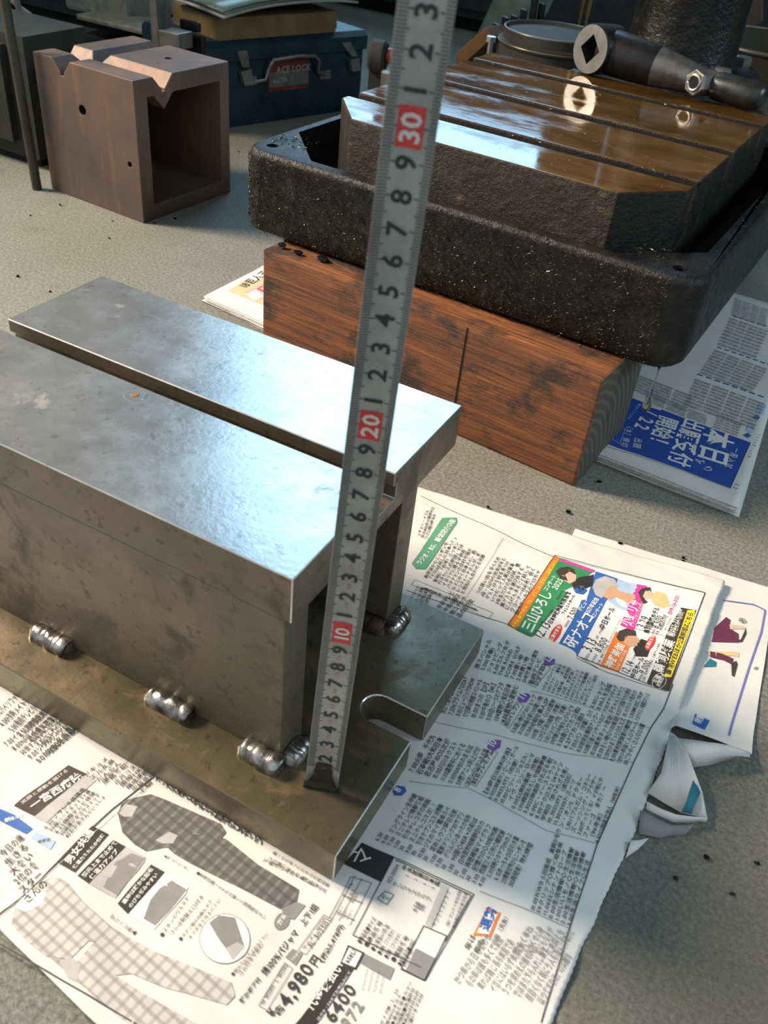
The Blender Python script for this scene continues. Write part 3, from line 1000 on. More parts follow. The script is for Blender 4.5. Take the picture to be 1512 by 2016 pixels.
    p.block('ink', (655, 690), (760, 530), (960, 860), ['●商品名●サイズ', '●商品番号', '●お支払い方法', '●住所（フリガナ）', '●氏名（フリガナ）', '●電話番号', '●生年月日●658係'], .8)
    p.poly('ink', [(560, 835), (610, 714), (718, 765), (662, 880)], .2)
    p.poly('white', [(572, 825), (618, 730), (700, 770), (655, 862)], .4)
    p.text('ink', '658係', (612, 838), (668, 755), 1.1, True)
    p.poly('black', [(250, 1260), (300, 1200), (560, 830), (648, 872), (390, 1260)], .2)
    p.text('white', '代金後払い', (372, 1150), (588, 850), 1.1, True)
    p.text('white', 'はガキ・FAXでお申込みにて', (420, 1215), (632, 892), .9)
    p.text('ink', '6400', (512, 1230), (672, 1005), 1.0, True)
    p.text('grey', '972', (612, 1270), (718, 1110), 1.0, True)
    p.poly('grey', [(690, 832), (722, 772), (912, 868), (880, 946)], .3)
    p.text('white', 'お手数ですが以下のお願い', (725, 822), (760, 800), .3)
    p.block('ink', (680, 1010), (715, 870), (830, 1040), ['ーーーーーー', 'ーーーーーー', 'ーーーーー', 'ーーー'], .7)
    p.block('ink', (800, 1240), (960, 880), (1010, 1260), ['サイズM、L、LL', '綿100％キルト', '◆商品番号◆カラー', '中国製■洗濯機可', '■返品は8日以内', 'お届けまで10日'], .7)
    for a in ([(630, 275), (485, 545)], [(655, 270), (500, 560)], [(700, 290), (550, 560)], [(765, 315), (620, 590)], [(630, 275), (765, 320)], [(575, 395), (705, 450)], [(530, 500), (655, 560)]):
        L('ink', a, .00025)
    p.block('grey', (560, 400), (640, 285), (640, 450), ['サイズM', '身長A', '胸囲B'], .7)
    p.block('grey', (520, 520), (590, 400), (610, 560), ['150〜', '160〜', '170〜'], .7)
    p.vt('ink', '下書きさんかく裏ににて？', (60, 165), (470, 360))
    p.text('ink', '¥', (122, 1200), (150, 1165), 1.3, True)
    p.text('ink', '各', (150, 1188), (205, 1130), .7, True)
    p.text('ink', '4,980', (222, 1135), (398, 868), 1.1, True)
    p.text('ink', '円', (402, 862), (438, 805), 1.2, True)
    p.text('ink', '(税込5,478円)', (448, 830), (585, 592), 1.0, True)
    p.text('ink', '綿100%パジャマ　上下1組', (75, 925), (418, 470), 1.15, True)
    p.text('ink', '暖かボア付', (-75, 1110), (48, 952), 1.1, True)
    p.frame('grey', [(285, 745), (450, 520), (505, 550), (335, 775)], .0003)
    p.text('ink', 'サイズＬ 302500', (330, 750), (470, 540), .9)
    p.text('ink', '3L 302501', (368, 740), (500, 560), .9)
    p.poly('grey', [(203, 795), (250, 738), (318, 770), (270, 848)], .3)
    p.text('white', '商品番号', (250, 820), (300, 760), 1)
    p.frame('grey', [(30, 1120), (200, 830), (250, 870), (85, 1150)], .0003)
    p.text('ink', 'Ｍ 302505  Ｌ 302506', (62, 1120), (222, 850), 1.3)
    p.ell('grey', (182, 562), 62, 45, math.radians(-55), .3)
    p.text('white', '紺系', (172, 590), (215, 528), 1, True)
    # ------------------------------------------------ pyjama advertisement
    p.crop(0, 1340, 2.16)
    L('ink', [(-60, 1040), (120, 900), (330, 680), (480, 540), (655, 402)], .0007)
    L('ink', [(-60, 1090), (60, 1160), (330, 1320), (600, 1480)], .0006)
    L('lgrey', [(-60, 1060), (640, 425)], .0003)
    p.poly('plaid_dark', [(500, 560), (520, 510), (560, 495), (640, 478), (700, 500), (940, 605), (962, 640), (940, 668), (820, 640), (745, 660), (725, 702), (620, 722), (570, 690), (520, 640)], .3)
    p.poly('plaid_dark', [(705, 700), (790, 640), (960, 668), (1100, 780), (1272, 884), (1262, 932), (1192, 966), (960, 850), (800, 770), (735, 730)], .35)
    p.poly('lgrey', [(660, 675), (720, 640), (755, 655), (735, 690), (690, 690)], .6)
    p.poly('lgrey', [(505, 560), (530, 520), (585, 530), (560, 575), (525, 575)], .6)
    p.poly('grey', [(1195, 965), (1262, 935), (1300, 950), (1250, 1010), (1215, 1000)], .3)
    p.poly('plaid_light', [(50, 1040), (65, 960), (130, 880), (220, 835), (280, 850), (350, 940), (420, 1000), (480, 1050), (420, 1120), (380, 1110), (300, 1190), (200, 1180), (110, 1110)], .3)
    p.poly('plaid_light', [(330, 1200), (410, 1110), (480, 1050), (650, 1150), (985, 1290), (1000, 1345), (965, 1382), (700, 1310), (560, 1250), (480, 1260)], .35)
    p.poly('plaid_light', [(210, 1180), (330, 1200), (480, 1250), (600, 1330), (860, 1480), (560, 1480), (400, 1350)], .4)
    p.poly('white', [(60, 965), (130, 890), (200, 900), (180, 950), (110, 985)], .5)
    p.poly('lgrey', [(255, 1200), (300, 1180), (345, 1215), (330, 1290), (290, 1270)], .7)
    for bx, tx, st in (([(245, 772), (392, 614), (462, 650), (320, 818)], [((296, 782), (402, 640), '男女共通'), ((318, 802), (446, 655), '保温力あたたか仕様')], 0),
                       ([(330, 832), (482, 674), (535, 702), (380, 868)], [((360, 842), (500, 685), '襟元上まで止めて'), ((392, 850), (505, 722), '保温力アップ')], 0),
                       ([(500, 948), (642, 780), (702, 815), (545, 992)], [((530, 952), (652, 800), '裏地は暖かな起毛'), ((556, 968), (672, 822), 'のびちぢみやすい')], 0)):
        p.poly('black', bx, .3)
        for a, b, s_ in tx:
            p.text('white', s_, a, b, .95, True)
    p.poly('lgrey', [(380, 868), (535, 702), (620, 748), (612, 770), (490, 925)], .3)
    p.poly('grey', [(440, 880), (490, 770), (560, 730), (616, 755), (500, 915)], .5)
    p.poly('lgrey', [(425, 830), (470, 780), (500, 790), (470, 840)], .7)
    p.poly('white', [(545, 992), (702, 815), (800, 880), (790, 905), (655, 1056)], .3)
    p.poly('grey', [(610, 1010), (640, 930), (680, 880), (730, 850), (795, 890), (720, 980), (660, 1040)], .5)
    p.ell('grey', (956, 1100), 108, 108, 0, .3, 30)
    p.ell('white', (956, 1100), 105, 105, 0, .4, 30)
    p.poly('grey', [(890, 1030), (930, 1000), (1000, 1010), (1040, 1130), (990, 1195), (960, 1140), (930, 1100)], .6)
    p.poly('lgrey', [(960, 1140), (1010, 1110), (1040, 1130), (990, 1195)], .7)
    for s_, a, b in (('●ズボンのウエスト', (690, 1092), (806, 920)), ('ゴムは取替え口付き', (728, 1085), (868, 920)), ('●ズボン裾の内側もボア', (768, 1110), (905, 940)), ('オフボタで冷えにくい', (808, 1105), (940, 935)),
                     ('●裾はゴム入り上からくらい', (990, 1262), (1140, 1075)), ('ゴム付きで安心', (1022, 1262), (1120, 1120)), 
                     ):
        p.text('ink', s_, a, b, 1.0)
    p.vt('ink', 'グリーン系▲', (470, 1000), (578, 1075))
    p.vt('ink', '▲紺（ネイビー系）', (695, 742), (805, 805))
    p.vt('ink', '●表地は綿100％の軽くて保温性のよい', (835, 815), (1130, 1005))
    p.vt('ink', '裏一OOあったかネルの商品番', (1160, 725), (1400, 870))
    p.vt('ink', 'ツの裏の取り外し可能なんの', (1140, 748), (1390, 895))
    # hospital box and left listing
    p.poly('brown', [(58, 530), (90, 500), (290, 354), (366, 390), (145, 575)], .3)
    p.text('white', '一宮西病院', (138, 548), (352, 405), 1.0, True)
    p.text('white', '笑顔と感動を届ける', (95, 525), (292, 378), .8)
    p.poly('lgrey', [(145, 578), (366, 392), (408, 418), (195, 606)], .2)
    p.poly('blue', [(-5, 540), (60, 568), (140, 630), (112, 652), (-5, 592)], .3)
    p.text('white', '朝8:00', (20, 602), (100, 575), .9, True)
    p.poly('ltblue', [(132, 668), (155, 645), (236, 680), (214, 716)], .3)
    p.text('ink', '検索窓', (160, 692), (215, 680), 1)
    L('grey', [(435, 410), (548, 335)], .0003)
    L('grey', [(185, 215), (260, 160)], .0003)
    p.block('ink', (178, 628), (345, 450), (290, 670), ['5.30フランス語講座', '55国ハートネットTV選', '6.25国際テレビ体操', '35国連ピタゴラスイッチ', '40おかあさんといっしょ'])
    p.block('ink', (340, 400), (440, 320), (450, 440), ['ドキュメ', 'エル久高', 'だんらん', '図鑑番組'])
    p.block('ink', (470, 430), (560, 355), (600, 480), ['正月コス', '国際HK', '編成図鑑', '中級英語', '上級'])
    p.block('ink', (0, 260), (170, 130), (170, 350), ['7.00イタリア語を学ぶ', '8.00NHKイタリアン', '30旅するひとりランチ', '9.00ソウルフード紀', '50映像の世紀'])
    p.block('ink', (-60, 150), (60, 40), (230, 310), ['アトルバイソファ報', '4.00健康メイト道', '5.00連続テレビ小説', '6.30高校講座地理', '45物理基礎実験', '7.00ヨーロッパ街', '9.00名曲選ぶ'])
    p.block('ink', (0, 720), (90, 640), (120, 960), ['今日の歳', '生きる', '大食い', '2位の食', 'スター', 'さんの'])
    # jagged caption along the base plate
    p.vt('ink', 'あったかボアとやわらか起毛のびるサンプ', (668, 410), (1120, 688), True, 1.25)
    p.build('print', g, loc)


build_main_newspaper()


# ================================================================ steel tape measure
def build_tape():
    B = Vector((-.0252, .0283, ZB + .0003))
    d = Vector((math.sin(-.0047), math.sin(.0791), 0))
    d.z = math.sqrt(1 - d.x ** 2 - d.y ** 2)
    w = Vector((math.cos(.36), math.sin(.36), 0))
    w = (w - d * w.dot(d)).normalized()
    n = w.cross(d)                       # towards the viewer
    if n.y > 0:
        n = -n
    g = thing('tape_measure', 'steel tape measure blade standing upright on the fixture base plate', 'tape measure', tuple(B))
    hw, LEN = .0080, .40

    def S(a, t, lift=0.0):
        # concave blade: edges come towards the viewer
        c = .0016 * (a / hw) ** 2
        return w * a + d * t + n * (c + lift)
    bm = bmesh.new()
    na, nt = 10, 40
    rows = [[bm.verts.new(S(-hw + 2 * hw * i / na, .0008 + (LEN - .0008) * j / nt)) for i in range(na + 1)] for j in range(nt + 1)]
    for j in range(nt):
        for i in range(na):
            bm.faces.new((rows[j][i], rows[j][i + 1], rows[j + 1][i + 1], rows[j + 1][i]))
    o = bm_obj('blade', bm, M['blade'], g, smooth=True)
    md = o.modifiers.new('thickness', 'SOLIDIFY')
    md.thickness = .00016
    md.offset = 0
    # print: frame coords (a, t); reading direction +t with the top of the digits to the left
    p = Print(lambda a, t, z: tuple(S(a, t, .00012 + z * .5)), lambda x, y: (x, y))

    def rect(c, a0, a1, t0, t1, lift=0):
        k = max(1, int((a1 - a0) / .0015))
        pts, fs = [], []
        for i in range(k + 1):
            a = a0 + (a1 - a0) * i / k
            pts += [(a, t0), (a, t1)]
        fs = [(2 * i, 2 * i + 2, 2 * i + 3, 2 * i + 1) for i in range(k)]
        p.raw(pts, fs, c, lift)
    for mm in range(14, 398):
        t = mm * .001
        ln = .0050 if mm % 10 == 0 else (.0042 if mm % 5 == 0 else .0032)
        rect('tape_tick', -hw + .0002, -hw + ln, t - .00021, t + .00021)
        ln2 = .0040 if mm % 10 == 0 else (.0032 if mm % 5 == 0 else .0025)
        rect('tape_tick', hw - ln2, hw - .0002, t - .00021, t + .00021)
    for cm in range(2, 40):
        t = cm * .01
        full = cm % 10 == 0
        s = str(cm) if full else str(cm % 10)
        if full:
            rect('tape_red', -.0040, .0040, t - .0058, t + .0058, .5)
            rect('tape_red', -hw + .004, hw - .004, t - .0002, t + .0002, .3)
            p.wtext('tape_pale', s, np.array((.0030, t - .0047)), np.array((0., 1.)), .0086, 1, None, True, 2)
        else:
            p.wtext('tape_ink', s, np.array((.0031, t - .0023)), np.array((0., 1.)), .0090, 1, None, True, 1)
    for cm in range(2, 14):
        rect('tape_dot', -.0006, .0010, cm * .01 + .0038, cm * .01 + .0062, .2)
    p.build('markings', g)
    # end hook
    bm = bmesh.new()
    out = [(-.0035, .0165), (.0035, .0165), (.0042, .0125), (.0044, .0085), (.0058, .0040), (.0086, .0006), (.0086, -.0002), (-.0086, -.0002), (-.0086, .0006), (-.0058, .0040), (-.0044, .0085), (-.0042, .0125)]
    add_prism(bm, out, lambda q: S(q[0], q[1], .0003), lambda q: S(q[0], q[1], .0012))
    hk = bm_obj('hook', bm, M['hook'], g, bevel=.0003, seg=1)
    bm = bmesh.new()
    add_prism(bm, [(-.0086, -.0002), (.0086, -.0002), (.0086, .0010), (-.0086, .0010)], lambda q: S(q[0], q[1], .0012), lambda q: S(q[0], q[1], -.0022))
    bm_obj('hook_lip', bm, M['hook'], hk)
    for t in (.0135, .0062):
        bm = bmesh.new()
        lathe(bm, [(0, .0017), (.0005, .0016), (.0007, .0008)], S(0, t, .0012), n, 14)
        bm_obj('rivet', bm, M['hook'], hk, smooth=True, autosmooth=40)


build_tape()


# ================================================================ timber, drill base
WR, WP = -.0943, (-.0080, .3698)


def build_timbers():
    L, D, H = .312, .097, .0952

    def make(name, label, loc, rz, L):
        g = thing(name, label, 'timber', loc, rz)
        bm = bmesh.new()
        box(bm, -L, 0, 0, D, 0, H)
        bm.normal_update()
        bmesh.ops.recalc_face_normals(bm, faces=bm.faces[:])
        for f in bm.faces:
            f.material_index = 1 if abs(f.normal.x) > .9 else 0
        bm_obj('beam', bm, [M['timber'], M['timber_end']], g, bevel=.0022, seg=2)
        return g
    g = make('timber_block', 'square orange-brown oil-stained timber under the drill press base, by the fixture', (WP[0], WP[1], 0), WR, L)
    # a saw kerf and a crack in the front face
    bm = bmesh.new()
    box(bm, -.1125, -.1115, -.0004, .002, .006, .0945)
    bm_obj('saw_kerf', bm, M['hole'], g)
    make('timber_block', 'square timber carrying the column end of the drill press base', (-.06, .735, 0), -.05, .26)


build_timbers()
TP, TR = (-.0083, .4352), -.0484
PB, PT, TT = .0957, .1650, .2000       # pan underside, pan rim, table top


def build_drill_base():
    g = thing('drill_press_base', 'black cast iron drill press base with slotted table and round column', 'machine base', (TP[0], TP[1], 0), TR)
    # ---- pan
    x0, x1, y0, y1 = -.352, .0425, -.029, .400
    bm = bmesh.new()
    lev = [(.004, PB), (.0005, PB + .004), (0, PB + .012), (.0006, PT - .006), (.0022, PT - .0018), (.0048, PT)]
    loops = []
    for ins, z in lev:
        loops.append([bm.verts.new((x, y, z)) for x, y in rrect(x0 + ins, x1 - ins, y0 + ins, y1 - ins, .024 - ins * .6, 7)])
    for a, b in zip(loops, loops[1:]):
        for i in range(len(a)):
            bm.faces.new((a[i], a[(i + 1) % len(a)], b[(i + 1) % len(b)], b[i]))
    bm.faces.new(loops[0][::-1])
    fz = .128
    ins_pts = [(-.2870, -.0160), (-.024, -.0160), (.0275, .0350), (.0275, .342), (-.02, .384), (-.29, .384), (-.3400, .342), (-.3400, .0400)]
    it = [bm.verts.new((x, y, PT)) for x, y in ins_pts]
    ib = [bm.verts.new((x, y, fz)) for x, y in ins_pts]
    for i in range(8):
        bm.faces.new((it[i], ib[i], ib[(i + 1) % 8], it[(i + 1) % 8]))
    bm.faces.new(ib)
    hole_loops = []
    for hx, hy in ((.0202, -.0100), (-.3320, -.0080), (.0202, .378), (-.3320, .378)):
        hl = [bm.verts.new((hx + .0052 * math.cos(2 * math.pi * i / 16), hy + .0052 * math.sin(2 * math.pi * i / 16), PT)) for i in range(16)]
        lo = [bm.verts.new((v.co.x, v.co.y, PB + .02)) for v in hl]
        for i in range(16):
            bm.faces.new((hl[i], lo[i], lo[(i + 1) % 16], hl[(i + 1) % 16]))
        bm.faces.new(lo)
        hole_loops.append(hl)
    edges = []
    for lp in [loops[-1], it] + hole_loops:
        for i in range(len(lp)):
            e = bm.edges.get((lp[i], lp[(i + 1) % len(lp)])) or bm.edges.new((lp[i], lp[(i + 1) % len(lp)]))
            edges.append(e)
    bmesh.ops.triangle_fill(bm, edges=edges, use_beauty=True, normal=(0, 0, 1))
    bm_obj('pan', bm, M['iron'], g, smooth=True, autosmooth=60, wn=True)
    # ---- raised table: core and four lands
    out = [(-.2620, 0), (-.0375, 0), (0, .0450), (0, .3390), (-.3025, .3390), (-.3025, .0480)]
    bm = bmesh.new()
    zprism(bm, out, fz - .004, TT - .030, 0)
    sl = [(.0580, .0740), (.1640, .1800), (.2785, .2945)]
    y = 0.0
    segs = [[(-.2620, 0), (-.0375, 0), (0, .0450), (0, sl[0][0]), (-.3025, sl[0][0]), (-.3025, .0480)]]
    for i, (a, b) in enumerate(sl):
        e = sl[i + 1][0] if i < 2 else .3390
        segs.append([(0, b), (0, e), (-.3025, e), (-.3025, b)])
    for s_ in segs:
        zprism(bm, s_, TT - .030, TT, 0)
    es = [e for e in bm.edges if min(v.co.z for v in e.verts) > TT - .001 or (abs(e.verts[0].co.z - e.verts[1].co.z) > .02)]
    bmesh.ops.bevel(bm, geom=es, offset=.0016, segments=2, affect='EDGES', profile=.6, clamp_overlap=True)
    bm.normal_update()
    bmesh.ops.recalc_face_normals(bm, faces=bm.faces[:])
    for f in bm.faces:
        cc = f.calc_center_median()
        f.material_index = 1 if (f.normal.z > .9 and cc.z > TT - .0006) else 0
        if cc.z < TT - .002 and cc.z > TT - .032 and .05 < cc.y < .33 and -.3 < cc.x < -.002:
            f.material_index = 2
    bm_obj('table', bm, [M['iron_rough'], M['table_top'], M['slot']], g, smooth=True, autosmooth=60, wn=True, label='oily brown table top with three slots')
    # ---- rear boss, flange, column
    cx, cy = -.165, .585
    bm = bmesh.new()
    box(bm, -.285, -.045, .392, .56, PB, .158)
    bm_obj('rear_bridge', bm, M['iron'], g, bevel=.008, seg=3)
    bm = bmesh.new()
    lathe(bm, [(0, .098), (.004, .102), (.078, .101), (.088, .098), (.092, .092)], (cx, cy, PB), (0, 0, 1), 48)
    bm_obj('column_flange', bm, M['iron'], g, smooth=True, autosmooth=50)
    bm = bmesh.new()
    lathe(bm, [(0, .070), (.012, .066), (.06, .0640), (.62, .0625)], (cx, cy, PB + .090), (0, 0, 1), 48)
    bm_obj('column', bm, M['column'], g, smooth=True, autosmooth=60)
    for a in (38, 142, 218, 322):
        ca, sa = math.cos(math.radians(a)), math.sin(math.radians(a))
        bm = bmesh.new()
        lathe(bm, [(0, .0105), (.009, .0105), (.0102, .009)], (cx + .084 * ca, cy + .084 * sa, PB + .091), (0, 0, 1), 6)
        bm_obj('flange_bolt', bm, M['dull_steel'], g)
    # ---- clinging swarf: uncountable curls
    rnd = random.Random(3)
    V, F = [], []

    def curl(P, nrm, sc):
        e1 = Vector((rnd.uniform(-1, 1), rnd.uniform(-1, 1), rnd.uniform(-1, 1)))
        e1 = (e1 - nrm * e1.dot(nrm)).normalized()
        e2 = nrm.cross(e1)
        k = rnd.randint(2, 4)
        b = len(V)
        cur = rnd.uniform(-2.2, 2.2)
        q = Vector(P)
        ang = 0
        wd = rnd.uniform(.00012, .0003)
        tilt = (e2 * rnd.uniform(.2, 1) + nrm * rnd.uniform(.2, 1)).normalized()
        for i in range(k + 1):
            dr = e1 * math.cos(ang) + e2 * math.sin(ang)
            V.append(tuple(q + nrm * .0003))
            V.append(tuple(q + tilt * wd * 1.6 + nrm * .0006))
            q = q + dr * sc / k
            ang += cur / k
        for i in range(k):
            F.append((b + 2 * i, b + 2 * i + 2, b + 2 * i + 3, b + 2 * i + 1))
    for _ in range(6500):
        z = PB + (PT - PB) * rnd.random() ** .8
        curl((rnd.uniform(x0 + .02, x1 - .02), y0 - .0002, z), Vector((0, -1, 0)), rnd.uniform(.0006, .0030))
    for _ in range(500):
        a = rnd.uniform(math.pi, 1.5 * math.pi)
        nr = Vector((math.cos(a), math.sin(a), 0))
        curl((x0 + .024 + .0242 * nr.x, y0 + .024 + .0242 * nr.y, rnd.uniform(PB + .005, PT - .006)), nr, rnd.uniform(.001, .004))
    for _ in range(160):
        a, b = rnd.uniform(-.30, 0), rnd.choice((.066, .172, .287))
        curl((a, b + rnd.uniform(-.006, .006), TT + .0001), Vector((0, 0, 1)), rnd.uniform(.0008, .003))
    for _ in range(150):
        cxx, cyy = rnd.choice(((-.004, -.002), (-.325, .010), (.034, .1)))
        curl((cxx + rnd.uniform(-.018, .018) * (.2 if cxx == .034 else 1), cyy + rnd.uniform(-.01, .02) + (rnd.uniform(-.06, .2) if cxx == .034 else 0), PT + .0001), Vector((0, 0, 1)), rnd.uniform(.001, .004))
    me = bpy.data.meshes.new('swarf')
    me.from_pydata(V, [], F)
    me.materials.append(M['chip'])
    o = link_obj('swarf', me, g)
    o['kind'] = 'stuff'
    o['label'] = 'fine metal shavings stuck to oily iron'


build_drill_base()


def tl(u, v, z):
    c, s = math.cos(TR), math.sin(TR)
    return Vector((TP[0] + c * u - s * v, TP[1] + s * u + c * v, z))


def build_handle():
    base = tl(-.13, .33, TT)
    g = thing('crank_handle', 'black steel crank handle with square socket lying on the oily table', 'handle', tuple(base))

    def fin(name, bm, mats, par=None, **kw):
        bmesh.ops.translate(bm, verts=bm.verts[:], vec=-base)
        return bm_obj(name, bm, mats, par or g, **kw)
    wv = Vector((-.42, -.90, .06)).normalized()       # boss axis, towards the viewer
    r = .0232
    Fc = tl(-.1925, .3310, TT + r + .0004)
    # boss with square through hole: outer ring + square inner
    e2 = Vector((0, 0, 1))
    e2 = (e2 - wv * e2.dot(wv)).normalized()
    e1 = e2.cross(wv).normalized()
    n = 32

    def ringpts(rad, off):
        return [Fc - wv * off + (e1 * math.cos(2 * math.pi * i / n) + e2 * math.sin(2 * math.pi * i / n)) * rad for i in range(n)]

    def sqpts(h, off):
        out = []
        for i in range(n):
            a = 2 * math.pi * i / n
            k = h / (abs(math.cos(a)) + abs(math.sin(a)))
            out.append(Fc - wv * off + (e1 * math.cos(a) * .92 + e2 * math.sin(a)) * k)
        return out
    bm = bmesh.new()
    lv = [[bm.verts.new(q) for q in ringpts(*a)] for a in ((r - .0012, 0), (r, .0012), (r, .034), (r - .002, .036))]
    sq = [[bm.verts.new(q) for q in sqpts(*a)] for a in ((.0138, 0), (.0138, .030))]
    for a, b in zip(lv, lv[1:]):
        for i in range(n):
            bm.faces.new((a[i], a[(i + 1) % n], b[(i + 1) % n], b[i]))
    bm.faces.new(lv[-1])
    for i in range(n):
        bm.faces.new((lv[0][i], sq[0][i], sq[0][(i + 1) % n], lv[0][(i + 1) % n])).material_index = 1
        bm.faces.new((sq[0][i], sq[1][i], sq[1][(i + 1) % n], sq[0][(i + 1) % n])).material_index = 2
    bm.faces.new(sq[1]).material_index = 2
    fin('socket_boss', bm, [M['black_steel'], M['bare_steel'], M['hole']], smooth=True, autosmooth=35)
    # arm
    E = tl(-.0735, .3440, TT + .0142)
    A0 = Fc - wv * .019
    bm = bmesh.new()
    ax = (E - A0)
    L = ax.length
    lathe(bm, [(0, .0205), (.012, .0212), (.035, .0205), (.055, .0192), (.06, .0186), (L - .02, .0142), (L - .004, .0118), (L, .0085)], A0, ax, 28)
    for f in bm.faces:
        if (f.calc_center_median() - A0).dot(ax.normalized()) > .058:
            f.material_index = 1
    fin('arm', bm, [M['black_steel'], M['worn']], smooth=True, autosmooth=50)
    # polished cross bolt with ring
    bm = bmesh.new()
    C0 = E + wv * .0185
    lathe(bm, [(-.030, .0118), (0, .0122), (.0012, .0112)], C0, wv, 6)
    fin('pivot_nut', bm, M['dull_steel'], bevel=.0006, seg=1)
    bm = bmesh.new()
    e3 = wv.cross(Vector((0, 0, 1))).normalized()
    e4 = e3.cross(wv)
    tube(bm, [C0 + wv * .0014 + (e3 * math.cos(2 * math.pi * i / 24) + e4 * math.sin(2 * math.pi * i / 24)) * .0066 for i in range(25)], .0016, 8)
    fin('pivot_ring', bm, M['bare_steel'], smooth=True)
    bm = bmesh.new()
    lathe(bm, [(.0008, .0052), (.0018, .0050)], C0, wv, 20)
    fin('pivot_bore', bm, M['hole'])
    # grip
    G0, G1 = tl(-.0690, .3450, TT + .0134), tl(-.0150, .3340, TT + .0134)
    bm = bmesh.new()
    L = (G1 - G0).length
    lathe(bm, [(0, .0095), (.004, .0098), (.005, .0122), (.010, .0129), (L - .012, .0129), (L - .004, .0112), (L, .0075)], G0, G1 - G0, 28)
    fin('grip', bm, M['grip'], smooth=True, autosmooth=50)


build_handle()


def build_drip():
    P = tl(.0290, -.0185, PB + .0004)
    bm = bmesh.new()
    lathe(bm, [(0, .0012), (-.006, .0006), (-.016, .0004), (-.024, .0012), (-.030, .0028), (-.034, .0034), (-.0375, .0028), (-.0392, .0008)], (0, 0, 0), (0, 0, 1), 16)
    o = bm_obj('oil_drop', bm, M['oil'], None, smooth=True)
    o.location = P
    tag(o, 'clear oil drop hanging from the rounded corner of the iron base', 'oil drop')


build_drip()


# ================================================================ hollow iron box block
def build_box_block():
    S = .1500
    g = thing('hollow_box_block', 'hollow brown cast iron box block with crossed V grooves on top', 'box block', (-.5914, .5569, 0), -.0689)
    v0, dv, gd = .0435, .0150, .0140
    outer = [(0, 0), (S, 0), (S, S), (v0 + dv, S), (v0 + .0022, S - gd), (v0 + .0022, S - gd - .003), (v0 - .0022, S - gd - .003), (v0 - .0022, S - gd), (v0 - dv, S), (0, S)]
    zi = S - .0190
    inner = [(.0190, .0170), (.1350, .0170), (.1350, zi), (v0 + .0145, zi), (v0, zi - .0155), (v0 - .0150, zi), (.0190, zi)]
    bm = bmesh.new()
    L0, L1 = -.1500, 0.0
    lo = [[bm.verts.new((x, p[0], p[1])) for p in outer] for x in (L0, L1)]
    li = [[bm.verts.new((x, p[0], p[1])) for p in inner] for x in (L0 + .014, L1)]
    for lp in (lo, li):
        k = len(lp[0])
        for i in range(k):
            bm.faces.new((lp[0][i], lp[0][(i + 1) % k], lp[1][(i + 1) % k], lp[1][i]))
    es = []
    for lp in (lo[1], li[1]):
        for i in range(len(lp)):
            es.append(bm.edges.get((lp[i], lp[(i + 1) % len(lp)])))
    bmesh.ops.triangle_fill(bm, edges=es, use_beauty=True, normal=(1, 0, 0))
    bm.faces.new(lo[0])
    bm.faces.new(li[0])
    bmesh.ops.recalc_face_normals(bm, faces=bm.faces[:])
    o = bm_obj('body', bm, [M['box_iron'], M['hole']], g)
    # cutters: second groove and drilled holes
    bm = bmesh.new()
    u0 = -.1065
    add_prism(bm, [(u0 - .0155, S + .002), (u0 - .0022, S - .0130), (u0 - .0022, S - .0162), (u0 + .0022, S - .0162), (u0 + .0022, S - .0130), (u0 + .0155, S + .002)], lambda p: (p[0], -.01, p[1]), lambda p: (p[0], S + .01, p[1]))
    for (P, ax, r, dp) in (((-.0809, -.001, .104), (0, 1, 0), .0052, .03), ((-.0145, -.001, .062), (0, 1, 0), .0028, .012), ((-.0481, .1027, S + .001), (0, 0, -1), .0046, .03), ((-.0381, .0758, S + .001), (0, 0, -1), .0014, .01)):
        lathe(bm, [(0, r), (dp, r)], P, ax, 20, 1)
    bmesh.ops.recalc_face_normals(bm, faces=bm.faces[:])
    me = bpy.data.meshes.new('cut')
    bm.to_mesh(me)
    bm.free()
    me.materials.append(M['box_iron'])
    me.materials.append(M['hole'])
    cut = bpy.data.objects.new('cut', me)
    COL.objects.link(cut)
    cut.parent = g
    md = o.modifiers.new('cut', 'BOOLEAN')
    md.operation = 'DIFFERENCE'
    md.object = cut
    md.solver = 'EXACT'
    bpy.context.view_layer.update()
    dg = bpy.context.evaluated_depsgraph_get()
    new = bpy.data.meshes.new_from_object(o.evaluated_get(dg))
    o.modifiers.clear()
    o.data = new
    bpy.data.objects.remove(cut)
    bv = o.modifiers.new('edge', 'BEVEL')
    bv.width = .0009
    bv.segments = 2
    bv.limit_method = 'ANGLE'
    bv.angle_limit = math.radians(35)


build_box_block()


# ================================================================ other newspapers
def flat_sheet(bm, pts_fn, nx, ny, hf):
    vs = [[bm.verts.new(hf(*pts_fn(i / nx, j / ny))) for i in range(nx + 1)] for j in range(ny + 1)]
    for j in range(ny):
        for i in range(nx):
            bm.faces.new((vs[j][i], vs[j][i + 1], vs[j + 1][i + 1], vs[j + 1][i]))
    return vs


def bil(q):
    a, b, c, d = [np.array(x[:2]) for x in q]
    return lambda s, t: (a * (1 - s) + b * s) * (1 - t) + (d * (1 - s) + c * s) * t


